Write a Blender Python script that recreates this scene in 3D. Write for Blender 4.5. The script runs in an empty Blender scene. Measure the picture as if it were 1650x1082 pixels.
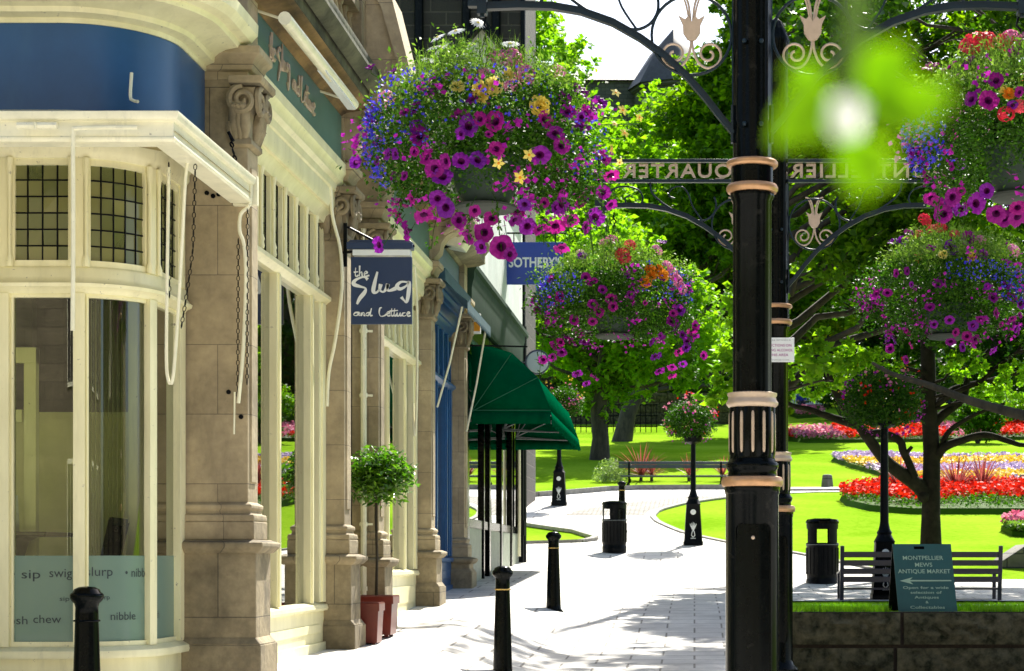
import bpy, math, random
import numpy as np
from mathutils import Vector, Matrix
R = math.radians
PI = math.pi
# ------------------------------------------------------------------ camera, sky, sun, exposure
scene = bpy.context.scene
col = scene.collection
F = 3000.0                       # focal length in photo pixels; the camera looks along +Y, eye level is z = 0
cam_d = bpy.data.cameras.new("camera"); cam = bpy.data.objects.new("camera", cam_d); col.objects.link(cam)
cam_d.sensor_width = 36; cam_d.lens = F/1650*36
cam_d.shift_x = -(1119-825)/1650; cam_d.shift_y = (897-541)/1650
cam_d.clip_start = 0.05; cam_d.clip_end = 2000
cam.location = (0, 0, 0); cam.rotation_euler = (R(90), 0, 0)
cam_d.dof.use_dof = True; cam_d.dof.focus_distance = 14.0; cam_d.dof.aperture_fstop = 8.5
scene.camera = cam
SUN_AZ, SUN_EL = 15.0, 47.0      # azimuth to the right of straight ahead, elevation
w = bpy.data.worlds.new("World"); scene.world = w; w.use_nodes = True
nt = w.node_tree; bg = nt.nodes['Background']
sky = nt.nodes.new('ShaderNodeTexSky'); sky.sky_type = 'NISHITA'; sky.sun_disc = False
sky.sun_elevation = R(SUN_EL); sky.sun_rotation = R(SUN_AZ); sky.air_density = 1.0; sky.dust_density = 2.0
nt.links.new(sky.outputs[0], bg.inputs[0]); bg.inputs[1].default_value = 0.105
sd = bpy.data.lights.new("sun", 'SUN'); sun = bpy.data.objects.new("sun", sd); col.objects.link(sun)
sd.energy = 5.0; sd.angle = R(0.53); sd.color = (1.0, 0.95, 0.86)
sdir = Vector((math.sin(R(SUN_AZ))*math.cos(R(SUN_EL)), math.cos(R(SUN_AZ))*math.cos(R(SUN_EL)), math.sin(R(SUN_EL))))
sun.rotation_euler = sdir.to_track_quat('Z', 'Y').to_euler(); sun.location = sdir*60
scene.view_settings.view_transform = 'Standard'; scene.view_settings.look = 'None'
scene.view_settings.exposure = 1.3; scene.view_settings.gamma = 1.0
scene.cycles.use_denoising = True
scene.cycles.max_bounces = 8; scene.cycles.transparent_max_bounces = 16; scene.cycles.transmission_bounces = 5
scene.cycles.caustics_reflective = False; scene.cycles.caustics_refractive = False
scene.cycles.sample_clamp_indirect = 6.0

# ------------------------------------------------------------------ helpers
def PX(px, d): return (px-1119)/F*d
def PZ(py, d): return (897-py)/F*d
def P(px, py, d): return (PX(px, d), d, PZ(py, d))

class MB:
    def __init__(s): s.v = []; s.f = []; s.m = []
    def add(s, vs, fs, mi=0):
        n = len(s.v); s.v.extend([tuple(v) for v in vs]); s.f.extend([tuple(i+n for i in f) for f in fs]); s.m.extend([mi]*len(fs)); return s
    def box(s, x0, x1, y0, y1, z0, z1, mi=0, M=None):
        vs = [(x0,y0,z0),(x1,y0,z0),(x1,y1,z0),(x0,y1,z0),(x0,y0,z1),(x1,y0,z1),(x1,y1,z1),(x0,y1,z1)]
        if M is not None: vs = [M @ Vector(v) for v in vs]
        return s.add(vs, [(0,3,2,1),(4,5,6,7),(0,1,5,4),(1,2,6,5),(2,3,7,6),(3,0,4,7)], mi)
    def cbox(s, cx, cy, cz, sx, sy, sz, mi=0, M=None):
        return s.box(cx-sx/2, cx+sx/2, cy-sy/2, cy+sy/2, cz-sz/2, cz+sz/2, mi, M)
    def bar(s, a, b, w, h, mi=0, up=(0,0,1)):
        a = Vector(a); b = Vector(b); d = (b-a); L = d.length; d.normalize(); u = Vector(up)
        if abs(d.dot(u)) > .98: u = Vector((0,1,0))
        x = d.cross(u).normalized(); z = x.cross(d).normalized()
        M = Matrix((( x.x, d.x, z.x, a.x),( x.y, d.y, z.y, a.y),( x.z, d.z, z.z, a.z),(0,0,0,1)))
        return s.box(-w/2, w/2, 0, L, -h/2, h/2, mi, M)
    def tube(s, pts, r, seg=8, mi=0, cap=True, flat=None):
        pts = [Vector(p) for p in pts]; n = len(pts)
        rr = r if isinstance(r, (list, tuple)) else [r]*n
        t0 = (pts[1]-pts[0]).normalized(); ref = Vector((0,0,1)) if abs(t0.z) < .9 else Vector((1,0,0))
        nrm = t0.cross(ref).normalized(); vs = []
        for i in range(n):
            t = ((pts[min(i+1,n-1)]-pts[max(i-1,0)])).normalized()
            nrm = (nrm - t*nrm.dot(t)).normalized(); bn = t.cross(nrm)
            for k in range(seg):
                a = 2*PI*k/seg; vs.append(pts[i] + (nrm*math.cos(a) + bn*math.sin(a))*rr[i])
        fs = [(i*seg+k, i*seg+(k+1)%seg, (i+1)*seg+(k+1)%seg, (i+1)*seg+k) for i in range(n-1) for k in range(seg)]
        if cap: fs.append(tuple(range(seg))[::-1]); fs.append(tuple((n-1)*seg+k for k in range(seg)))
        return s.add(vs, fs, mi)
    def ribbon(s, pts, wy, t, mi=0):
        # flat bar lying in the XZ plane: depth wy along Y, thickness t in the plane
        pts = [Vector(p) for p in pts]; n = len(pts); vs = []
        for i in range(n):
            d = (pts[min(i+1,n-1)]-pts[max(i-1,0)]).normalized(); nn = Vector((-d.z, 0, d.x))*t/2
            for a, b in ((1,-1),(1,1),(-1,1),(-1,-1)): vs.append(pts[i] + nn*a + Vector((0,wy/2*b,0)))
        fs = [(i*4+k, i*4+(k+1)%4, (i+1)*4+(k+1)%4, (i+1)*4+k) for i in range(n-1) for k in range(4)] + [(3,2,1,0), tuple((n-1)*4+k for k in range(4))]
        return s.add(vs, fs, mi)
    def lathe(s, c, prof, seg=24, mi=0, rad=None, cap=True):
        c = Vector(c); vs = []
        for r, z in prof:
            for k in range(seg):
                a = 2*PI*k/seg; q = r*(rad(a, z) if rad else 1); vs.append((c.x+q*math.cos(a), c.y+q*math.sin(a), c.z+z))
        n = len(prof)
        fs = [(i*seg+k, i*seg+(k+1)%seg, (i+1)*seg+(k+1)%seg, (i+1)*seg+k) for i in range(n-1) for k in range(seg)]
        if cap: fs.append(tuple(range(seg))[::-1]); fs.append(tuple((n-1)*seg+k for k in range(seg)))
        return s.add(vs, fs, mi)
    def prism(s, poly, a, b, axis='y', mi=0):
        # poly in the plane across the axis; extruded from a to b
        n = len(poly)
        def q(p, t): return (p[0], t, p[1]) if axis == 'y' else ((t, p[0], p[1]) if axis == 'x' else (p[0], p[1], t))
        vs = [q(p, a) for p in poly] + [q(p, b) for p in poly]
        return s.add(vs, [tuple(range(n)), tuple(range(2*n-1, n-1, -1))] + [(i, n+i, n+(i+1)%n, (i+1)%n) for i in range(n)], mi)
    def sweep(s, path, prof, mi=0, cap=True):
        # path of (x, y); prof of (out, z), closed; outward is to the right of the direction of travel
        n = len(path); m = len(prof); vs = []
        for i in range(n):
            p = Vector(path[i]); dirs = []
            if i > 0: dirs.append((p-Vector(path[i-1])).normalized())
            if i < n-1: dirs.append((Vector(path[i+1])-p).normalized())
            ns = [Vector((d.y, -d.x)) for d in dirs]; nn = sum(ns, Vector((0,0))).normalized(); sc = 1/max(.3, nn.dot(ns[0]))
            for o, z in prof: q = p + nn*o*sc; vs.append((q.x, q.y, z))
        fs = [(i*m+k, i*m+(k+1)%m, (i+1)*m+(k+1)%m, (i+1)*m+k) for i in range(n-1) for k in range(m)]
        if cap: fs.append(tuple(range(m))[::-1]); fs.append(tuple((n-1)*m+k for k in range(m)))
        return s.add(vs, fs, mi)
    def grid(s, xs, ys, zf, mi=0):
        nx = len(xs); vs = [(x, y, zf(x, y)) for y in ys for x in xs]
        return s.add(vs, [(j*nx+i, j*nx+i+1, (j+1)*nx+i+1, (j+1)*nx+i) for j in range(len(ys)-1) for i in range(nx-1)], mi)

WL = {}                                                     # world location of every parent
def link(o, parent=None, loc=(0,0,0)):
    col.objects.link(o); loc = Vector(loc)
    if parent is not None: o.parent = parent; o.location = loc - WL[parent.name]
    else: o.location = loc
    WL[o.name] = loc
    return o
def obj(name, mb, mats, parent=None, ang=35, loc=None, bevel=0, smooth=True):
    """one mesh object from world-space geometry; its origin is its parent's (or loc)"""
    me = bpy.data.meshes.new(name)
    L = Vector(loc) if loc is not None else (WL[parent.name] if parent is not None else Vector((0,0,0)))
    if isinstance(mb, MB):
        me.from_pydata([tuple(Vector(v)-L) for v in mb.v], [], mb.f)
        if len(set(mb.m)) > 1: me.polygons.foreach_set('material_index', mb.m)
    else:
        V, Fc = mb; V = V - np.array(L)                     # numpy: V (n,3), Fc (m,k)
        me.vertices.add(len(V)); me.vertices.foreach_set('co', V.astype(np.float32).ravel())
        k = Fc.shape[1]; me.loops.add(Fc.size); me.loops.foreach_set('vertex_index', Fc.astype(np.int32).ravel())
        me.polygons.add(len(Fc)); me.polygons.foreach_set('loop_start', np.arange(0, Fc.size, k, dtype=np.int32))
        me.update(calc_edges=True)
    for m in (mats if isinstance(mats, (list, tuple)) else [mats]): me.materials.append(m)
    if smooth and isinstance(mb, MB):
        me.polygons.foreach_set('use_smooth', [True]*len(me.polygons)); me.set_sharp_from_angle(angle=R(ang))
    me.update()
    o = bpy.data.objects.new(name, me)
    link(o, parent, L)
    if bevel:
        b = o.modifiers.new('bevel', 'BEVEL'); b.width = bevel; b.segments = 2; b.limit_method = 'ANGLE'; b.angle_limit = R(40)
    return o
def tag(o, label=None, cat=None, group=None, kind=None):
    if label: o['label'] = label
    if cat: o['category'] = cat
    if group: o['group'] = group
    if kind: o['kind'] = kind
    return o
def thing(name, label, cat, loc=(0,0,0), group=None):
    o = bpy.data.objects.new(name, None); o.empty_display_size = .2; link(o, None, loc)
    return tag(o, label, cat, group)
def copy_child(src, parent, loc, rot=None, scale=None, name=None):
    c = src.copy(); 
    if name: c.name = name
    col.objects.link(c); c.parent = parent
    c.location = Vector(loc) - WL[parent.name]; WL[c.name] = Vector(loc)
    if rot is not None: c.rotation_euler = rot
    if scale is not None: c.scale = (scale,)*3 if isinstance(scale, (int, float)) else scale
    return c

# ------------------------------------------------------------------ materials
MT = {}
def newmat(name):
    m = bpy.data.materials.new(name); m.use_nodes = True; MT[name] = m
    return m, m.node_tree, m.node_tree.nodes['Principled BSDF']
def nd(nt, t, **kw):
    n = nt.nodes.new(t)
    for k, v in kw.items(): setattr(n, k, v)
    return n
def mat(name, c, rough=.6, metal=0, var=.18, scale=6, bump=.0, bscale=None, spec=None, c2=None, stretch=None, coat=0):
    m, nt, b = newmat(name); L = nt.links.new
    tc = nd(nt, 'ShaderNodeTexCoord'); src = tc.outputs['Object']
    if stretch:
        mp = nd(nt, 'ShaderNodeMapping'); mp.inputs['Scale'].default_value = stretch; L(src, mp.inputs[0]); src = mp.outputs[0]
    n = nd(nt, 'ShaderNodeTexNoise'); n.inputs['Scale'].default_value = scale; n.inputs['Detail'].default_value = 6; n.inputs['Roughness'].default_value = .62
    L(src, n.inputs['Vector'])
    mr = nd(nt, 'ShaderNodeMapRange'); mr.inputs[1].default_value = .32; mr.inputs[2].default_value = .68; L(n.outputs[0], mr.inputs[0])
    mx = nd(nt, 'ShaderNodeMix', data_type='RGBA'); c = list(c)
    mx.inputs[6].default_value = [x*(1-var) for x in (c2 or c)] + [1]; mx.inputs[7].default_value = [min(1, x*(1+var)) for x in c] + [1]
    L(mr.outputs[0], mx.inputs[0]); L(mx.outputs[2], b.inputs['Base Color'])
    b.inputs['Roughness'].default_value = rough; b.inputs['Metallic'].default_value = metal
    if spec is not None: b.inputs['Specular IOR Level'].default_value = spec
    if coat: b.inputs['Coat Weight'].default_value = coat; b.inputs['Coat Roughness'].default_value = .12
    if bump:
        n2 = nd(nt, 'ShaderNodeTexNoise'); n2.inputs['Scale'].default_value = bscale or scale*4; n2.inputs['Detail'].default_value = 4; L(src, n2.inputs['Vector'])
        bp = nd(nt, 'ShaderNodeBump'); bp.inputs['Strength'].default_value = bump; bp.inputs['Distance'].default_value = .01
        L(n2.outputs[0], bp.inputs['Height']); L(bp.outputs[0], b.inputs['Normal'])
    return m
def masonry(name, c, c2, mortar, bw=.9, bh=.42, ms=.008, rough=.85, flat=False, var=.25, off=.5, bump=.5, stain=.35):
    """stone blocks or paving: brick texture for joints, blotches for weathering"""
    m, nt, b = newmat(name); L = nt.links.new
    tc = nd(nt, 'ShaderNodeTexCoord'); sx = nd(nt, 'ShaderNodeSeparateXYZ'); L(tc.outputs['Object'], sx.inputs[0])
    cb = nd(nt, 'ShaderNodeCombineXYZ')
    if flat: L(sx.outputs[0], cb.inputs[0]); L(sx.outputs[1], cb.inputs[1])
    else:
        ad = nd(nt, 'ShaderNodeMath', operation='ADD'); L(sx.outputs[0], ad.inputs[0]); L(sx.outputs[1], ad.inputs[1])
        L(ad.outputs[0], cb.inputs[0]); L(sx.outputs[2], cb.inputs[1])
    br = nd(nt, 'ShaderNodeTexBrick'); br.offset = off
    br.inputs['Color1'].default_value = list(c)+[1]; br.inputs['Color2'].default_value = list(c2)+[1]; br.inputs['Mortar'].default_value = list(mortar)+[1]
    br.inputs['Scale'].default_value = 1; br.inputs['Mortar Size'].default_value = ms; br.inputs['Mortar Smooth'].default_value = .3
    br.inputs['Brick Width'].default_value = bw; br.inputs['Row Height'].default_value = bh; L(cb.outputs[0], br.inputs['Vector'])
    n = nd(nt, 'ShaderNodeTexNoise'); n.inputs['Scale'].default_value = 1.7; n.inputs['Detail'].default_value = 8; n.inputs['Roughness'].default_value = .65; L(tc.outputs['Object'], n.inputs['Vector'])
    mr = nd(nt, 'ShaderNodeMapRange'); mr.inputs[1].default_value = .35; mr.inputs[2].default_value = .7; mr.inputs[3].default_value = 1-stain; mr.inputs[4].default_value = 1.12; L(n.outputs[0], mr.inputs[0])
    mu = nd(nt, 'ShaderNodeMix', data_type='RGBA', blend_type='MULTIPLY'); mu.inputs[0].default_value = 1
    L(br.outputs[0], mu.inputs[6]); L(mr.outputs[0], mu.inputs[7])
    n2 = nd(nt, 'ShaderNodeTexNoise'); n2.inputs['Scale'].default_value = 22; n2.inputs['Detail'].default_value = 5; L(tc.outputs['Object'], n2.inputs['Vector'])
    mr2 = nd(nt, 'ShaderNodeMapRange'); mr2.inputs[3].default_value = 1-var; mr2.inputs[4].default_value = 1+var; L(n2.outputs[0], mr2.inputs[0])
    mu2 = nd(nt, 'ShaderNodeMix', data_type='RGBA', blend_type='MULTIPLY'); mu2.inputs[0].default_value = 1
    L(mu.outputs[2], mu2.inputs[6]); L(mr2.outputs[0], mu2.inputs[7]); L(mu2.outputs[2], b.inputs['Base Color'])
    b.inputs['Roughness'].default_value = rough
    sb = nd(nt, 'ShaderNodeMath', operation='MULTIPLY_ADD'); sb.inputs[1].default_value = -1.5; L(br.outputs['Fac'], sb.inputs[0]); L(n2.outputs[0], sb.inputs[2])
    bp = nd(nt, 'ShaderNodeBump'); bp.inputs['Strength'].default_value = bump; bp.inputs['Distance'].default_value = .012; L(sb.outputs[0], bp.inputs['Height']); L(bp.outputs[0], b.inputs['Normal'])
    return m
def leafmat(name, c, c2, trans=.45, rough=.5, tcol=None, spec=.15):
    """leaf: random colour per leaf, part of the light goes through"""
    m, nt, b = newmat(name); L = nt.links.new
    ge = nd(nt, 'ShaderNodeNewGeometry'); mx = nd(nt, 'ShaderNodeMix', data_type='RGBA')
    mx.inputs[6].default_value = list(c)+[1]; mx.inputs[7].default_value = list(c2)+[1]; L(ge.outputs['Random Per Island'], mx.inputs[0]); L(mx.outputs[2], b.inputs['Base Color'])
    b.inputs['Roughness'].default_value = rough; b.inputs['Specular IOR Level'].default_value = spec
    tr = nd(nt, 'ShaderNodeBsdfTranslucent'); g = nd(nt, 'ShaderNodeMix', data_type='RGBA', blend_type='MULTIPLY'); g.inputs[0].default_value = 1
    g.inputs[7].default_value = list(tcol or (1.5, 2.0, .5)) + [1]; g.clamp_result = False; L(mx.outputs[2], g.inputs[6]); L(g.outputs[2], tr.inputs[0])
    ms = nd(nt, 'ShaderNodeMixShader'); ms.inputs[0].default_value = trans; L(b.outputs[0], ms.inputs[1]); L(tr.outputs[0], ms.inputs[2])
    L(ms.outputs[0], nt.nodes['Material Output'].inputs[0]); return m
def glass(name, tint=(.8,.86,.78), ior=1.55, rough=.0, base=.05):
    m, nt, b = newmat(name); L = nt.links.new; nt.nodes.remove(b)
    t = nd(nt, 'ShaderNodeBsdfTransparent'); t.inputs[0].default_value = list(tint)+[1]
    g = nd(nt, 'ShaderNodeBsdfGlossy'); g.inputs['Roughness'].default_value = rough; g.inputs[0].default_value = (.95,.97,.95,1)
    f = nd(nt, 'ShaderNodeFresnel'); f.inputs[0].default_value = ior
    ad = nd(nt, 'ShaderNodeMath', operation='MULTIPLY_ADD', use_clamp=True); ad.inputs[1].default_value = 1.5; ad.inputs[2].default_value = base; L(f.outputs[0], ad.inputs[0])
    ms = nd(nt, 'ShaderNodeMixShader'); L(ad.outputs[0], ms.inputs[0]); L(t.outputs[0], ms.inputs[1]); L(g.outputs[0], ms.inputs[2])
    L(ms.outputs[0], nt.nodes['Material Output'].inputs[0]); return m
def petal(name, c, c2, trans=.35):
    m, nt, b = newmat(name); L = nt.links.new
    oi = nd(nt, 'ShaderNodeObjectInfo'); mx = nd(nt, 'ShaderNodeMix', data_type='RGBA'); mx.inputs[6].default_value = list(c)+[1]; mx.inputs[7].default_value = list(c2)+[1]
    L(oi.outputs['Random'], mx.inputs[0]); L(mx.outputs[2], b.inputs['Base Color']); b.inputs['Roughness'].default_value = .55; b.inputs['Specular IOR Level'].default_value = .2
    tr = nd(nt, 'ShaderNodeBsdfTranslucent'); L(mx.outputs[2], tr.inputs[0]); ms = nd(nt, 'ShaderNodeMixShader'); ms.inputs[0].default_value = trans
    L(b.outputs[0], ms.inputs[1]); L(tr.outputs[0], ms.inputs[2]); L(ms.outputs[0], nt.nodes['Material Output'].inputs[0]); return m

stone   = masonry('sandstone', (.50,.405,.25), (.43,.345,.21), (.22,.18,.12), bw=1.3, bh=.46, ms=.003, var=.2, stain=.45)
stoneb  = masonry('stained_sandstone', (.42,.34,.205), (.35,.28,.165), (.17,.14,.09), bw=.7, bh=.5, ms=.004, stain=.65)
dstone  = masonry('dark_stone', (.022,.019,.017), (.035,.03,.024), (.07,.06,.05), bw=.75, bh=.32, ms=.02, bump=.8)  # near-black blocks with paler joints
gstone  = masonry('grey_stone_wall', (.16,.15,.12), (.12,.115,.1), (.05,.05,.045), bw=.6, bh=.25, ms=.015)
wallst  = mat('mossy_wall_stone', (.085,.075,.045), .9, 0, .5, 8, bump=1.0, bscale=17, c2=(.016,.024,.010), spec=.15)
cream   = mat('cream_gloss_paint', (.87,.82,.52), .30, 0, .03, 3, spec=.45, c2=(.78,.73,.44), bump=.06, stretch=(2,2,.5))
white   = mat('white_gloss_paint', (.88,.84,.62), .35, 0, .04, 7, c2=(.80,.77,.56), bump=.1, bscale=20)
blue    = mat('royal_blue_board', (.020,.085,.215), .30, 0, .10, 3)
teal    = mat('dark_teal_board', (.075,.17,.15), .38, 0, .10, 3)
navy    = mat('navy_sign_paint', (.014,.035,.10), .35, 0, .05, 5)
shopbl  = mat('mid_blue_paint', (.015,.09,.24), .35, 0, .1, 7)
black   = mat('black_gloss_iron', (.002,.003,.003), .16, 0, .3, 14, spec=.09)
blackm  = mat('black_satin_iron', (.003,.004,.005), .4, 0, .3, 12, spec=.1)
blueblk = mat('blue_black_iron', (.006,.017,.027), .36, 0, .2, 12, spec=.3)
copper  = mat('copper_paint', (.50,.28,.14), .33, .45, .15, 18, bump=.1)
bronze  = mat('pale_bronze_paint', (.50,.38,.28), .38, .25, .1, 18)
gold    = mat('gold_paint', (.55,.36,.10), .35, .6, .1, 14)
lead    = mat('lead_sheet', (.16,.18,.18), .5, .3, .2, 9, bump=.2)
woodbr  = mat('brown_soffit_wood', (.30,.24,.09), .7, 0, .4, 5, stretch=(1,8,1))
darkwd  = mat('dark_varnished_wood', (.035,.018,.01), .3, 0, .3, 6)
terra   = mat('terracotta_glaze', (.12,.014,.007), .35, 0, .2, 6, bump=.1)
soil    = mat('potting_soil', (.03,.02,.012), .95, 0, .4, 30, bump=.8)
bark    = mat('tree_bark', (.05,.04,.026), .9, 0, .4, 7, bump=.9, bscale=24, stretch=(1,1,.3), c2=(.028,.025,.015))
barkl   = mat('smooth_grey_bark', (.020,.018,.011), .9, 0, .3, 6, bump=.5, bscale=18, c2=(.011,.011,.006), spec=.1)
grass_n = None
glassw  = glass('window_glass', (.62,.68,.55), 1.5, base=.08)
glassb  = glass('bay_glass', (.80,.86,.62), 1.5, base=.03)
letterw = mat('white_lettering', (.78,.80,.78), .5, 0, .04, 9)
sothbl  = mat('sign_blue', (.012,.05,.34), .35, 0, .05, 5)
ochre   = mat('ochre_stained_stone', (.24,.15,.06), .9, 0, .45, 2.2, bump=.5, c2=(.11,.075,.04))
mossy   = mat('mossy_dark_stone', (.085,.085,.05), .9, 0, .5, 3, bump=.7, c2=(.035,.04,.025))
terst   = masonry('terrace_stone', (.24,.20,.125), (.19,.16,.10), (.10,.08,.05), bw=.8, bh=.36, ms=.006)
boardgr = mat('dark_green_board', (.012,.085,.085), .45, 0, .12, 5)
paleg   = mat('pale_green_lettering', (.36,.50,.38), .6, 0, .05, 9)
canopy  = mat('green_canvas', (.0,.070,.028), .95, 0, .12, 6, spec=.0, bump=.3, bscale=60)
bowlgr  = mat('dark_green_plastic', (.008,.028,.015), .6, 0, .1, 9)
saucer  = mat('grey_plastic_rim', (.07,.08,.07), .8, 0, .1, 9, spec=.05)
whitew  = masonry('white_boarding', (.62,.68,.66), (.66,.70,.68), (.38,.42,.42), bw=.16, bh=30, ms=.006, off=0, var=.05, stain=.12, bump=.3)
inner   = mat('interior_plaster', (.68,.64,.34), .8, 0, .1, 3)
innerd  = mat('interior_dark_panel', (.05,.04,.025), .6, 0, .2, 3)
papers  = mat('paper_white', (.75,.75,.72), .6, 0, .1, 20)
skin    = mat('skin', (.50,.29,.19), .5, 0, .05, 20)
def chips(m, c, scale, thr, amt=1.0, soft=.03, stretch=(1,1,1)):
    """worn spots or stains of another colour laid over a material's base colour"""
    nt = m.node_tree; b = nt.nodes['Principled BSDF']; L = nt.links.new; src = b.inputs['Base Color'].links[0].from_socket
    tc = nd(nt, 'ShaderNodeTexCoord'); mp = nd(nt, 'ShaderNodeMapping'); mp.inputs['Scale'].default_value = stretch; mp.inputs['Location'].default_value = (3.1, 7.7, 1.3); L(tc.outputs['Object'], mp.inputs[0])
    n = nd(nt, 'ShaderNodeTexNoise'); n.inputs['Scale'].default_value = scale; n.inputs['Detail'].default_value = 5; n.inputs['Roughness'].default_value = .7; L(mp.outputs[0], n.inputs[0])
    mr = nd(nt, 'ShaderNodeMapRange'); mr.inputs[1].default_value = thr; mr.inputs[2].default_value = thr+soft; mr.inputs[4].default_value = amt; L(n.outputs[0], mr.inputs[0])
    mx = nd(nt, 'ShaderNodeMix', data_type='RGBA'); L(mr.outputs[0], mx.inputs[0]); L(src, mx.inputs[6]); mx.inputs[7].default_value = list(c)+[1]; L(mx.outputs[2], b.inputs['Base Color'])
chips(cream, (.30,.27,.19), 26, .655, .8); chips(cream, (.50,.47,.30), 3.5, .55, .45, .2, (3,3,.35))
chips(white, (.34,.32,.26), 30, .65, .8); chips(white, (.52,.50,.38), 4, .55, .5, .2, (3,3,.4))
chips(blue, (.05,.14,.26), 2.2, .5, .45, .25, (1,1,.3)); chips(black, (.035,.033,.028), 9, .6, .5, .12); chips(blackm, (.03,.028,.024), 9, .58, .5, .12)
chips(stone, (.17,.135,.085), 1.6, .56, .55, .18, (1.6,1.6,.5)); chips(stoneb, (.10,.085,.055), 2.6, .54, .6, .15); chips(teal, (.13,.22,.19), 2.5, .52, .5, .2, (1,1,.5))
fl_mag = leafmat('magenta_petals', (.30,.010,.30), (.50,.03,.42), .3, tcol=(1,1,1), spec=.03)
# leaves and petals
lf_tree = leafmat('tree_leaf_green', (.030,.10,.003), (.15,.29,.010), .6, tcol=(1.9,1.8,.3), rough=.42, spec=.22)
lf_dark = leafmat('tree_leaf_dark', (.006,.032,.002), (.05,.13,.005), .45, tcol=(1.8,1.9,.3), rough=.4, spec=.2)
lf_lime = leafmat('tree_leaf_lime', (.12,.27,.010), (.24,.40,.020), .55, tcol=(1.5,1.7,.5))  # on low boughs, lime puts sunlight into the leaf colour
lf_small= leafmat('basket_leaf', (.010,.045,.003), (.055,.13,.010), .3, spec=.1)
lf_pale = leafmat('basket_leaf_pale', (.07,.17,.015), (.25,.36,.08), .4, spec=.1, tcol=(1.1,1.3,.5))
lf_bay  = leafmat('bay_leaf', (.025,.09,.008), (.13,.25,.02), .35, rough=.3, spec=.5)
lf_shrub= leafmat('shrub_leaf', (.025,.08,.004), (.07,.15,.010), .3, spec=.03)
lf_red  = leafmat('red_blade', (.16,.04,.04), (.36,.13,.10), .35, tcol=(1.5,1,1))
grass_b = leafmat('grass_blade', (.09,.21,.010), (.19,.32,.020), .4)
fl_red  = leafmat('red_petals', (.55,.010,.006), (.72,.035,.008), .25, tcol=(1.2,1,1), spec=.03)
fl_lilac= leafmat('lilac_petals', (.38,.26,.50), (.60,.48,.62), .25, tcol=(1,1,1))
fl_yel  = leafmat('yellow_petals', (.75,.45,.02), (.8,.62,.08), .25, tcol=(1,1,1))
fl_pinkb= leafmat('pink_petals', (.60,.10,.20), (.72,.28,.40), .3, tcol=(1,1,1), spec=.03)
fl_lob  = leafmat('lobelia_petals', (.028,.028,.55), (.13,.10,.75), .3, tcol=(1,1,1))
pt_purp = petal('petunia_purple', (.20,.006,.21), (.38,.010,.22))
pt_viol = petal('petunia_violet', (.14,.010,.27), (.30,.015,.36))
pt_dark = petal('petunia_throat', (.05,.0,.05), (.08,.0,.06), .1)
pt_pink = petal('geranium_pink', (.80,.22,.45), (.85,.36,.62), .3)
pt_red  = petal('geranium_red', (.75,.03,.07), (.78,.10,.14), .3)
pt_yel  = petal('begonia_yellow', (.85,.66,.10), (.88,.80,.26), .3)
pt_org  = petal('begonia_orange', (.85,.30,.02), (.85,.42,.04), .35)
pt_whi  = petal('daisy_white', (.82,.80,.85), (.85,.85,.85), .35)
film = None
m_, nt_, b_ = newmat('frosted_film'); b_.inputs['Base Color'].default_value = (.21,.33,.26,1); b_.inputs['Roughness'].default_value = .3; b_.inputs['Alpha'].default_value = .70; film = m_
m_, nt_, b_ = newmat('lamp_lens'); b_.inputs['Base Color'].default_value = (.8,.85,.85,1); b_.inputs['Roughness'].default_value = .15
lens_m = m_
# ------------------------------------------------------------------ ground
MID = [(-30,-1.6),(0,-1.35),(10.8,-1.17),(15.7,-1.07),(19.4,-.96),(22.5,-.72),(25,-.65),(28,-.58),(31,-.48),(33,-.2),(35,.08),(37,.21),(40,.5),(43,.9),(46,1.26),(50,1.62),
       (53,1.93),(57,2.35),(65,3.4),(80,4.95),(100,7.6),(130,11),(160,13.5),(260,19),(600,24)]
FAC = [(-30,-1.6),(0,-1.35),(11.3,-1.15),(12.3,-.80),(15.7,-.80),(20.9,-.56),(23.9,-.41),(32,-.10),(35,.10),(37,.21)]
def interp(T, y):
    if y <= T[0][0]: return T[0][1]
    for (a, za), (b, zb) in zip(T, T[1:]):
        if y <= b: return za + (zb-za)*(y-a)/(b-a)
    return T[-1][1]
def sm(T, y): return sum(interp(T, y+k) for k in (-1, -.5, 0, .5, 1))/5 if 13 < y < 120 else interp(T, y)
def G(x, y):
    z = sm(MID, y)
    if y < 37: t = min(1, max(0, (-1.2-x)/1.3)); t = t*t*(3-2*t); z += t*(sm(FAC, y)-sm(MID, y))
    if y < 18.15 and x > .85: z -= .32*min(1, (x-.85)/.25)
    return z
def frange(a, b, n): return [a+(b-a)*i/n for i in range(n+1)]
ys = frange(-30, -13, 4) + frange(-12, 11, 23) + frange(11.25, 70, 235) + frange(71, 170, 66) + frange(180, 600, 14)
xs = [-300,-150,-80,-50,-30,-20,-14,-10,-7] + frange(-5, 9, 56) + [10,12,15,20,30,50,80,150,300]

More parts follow.
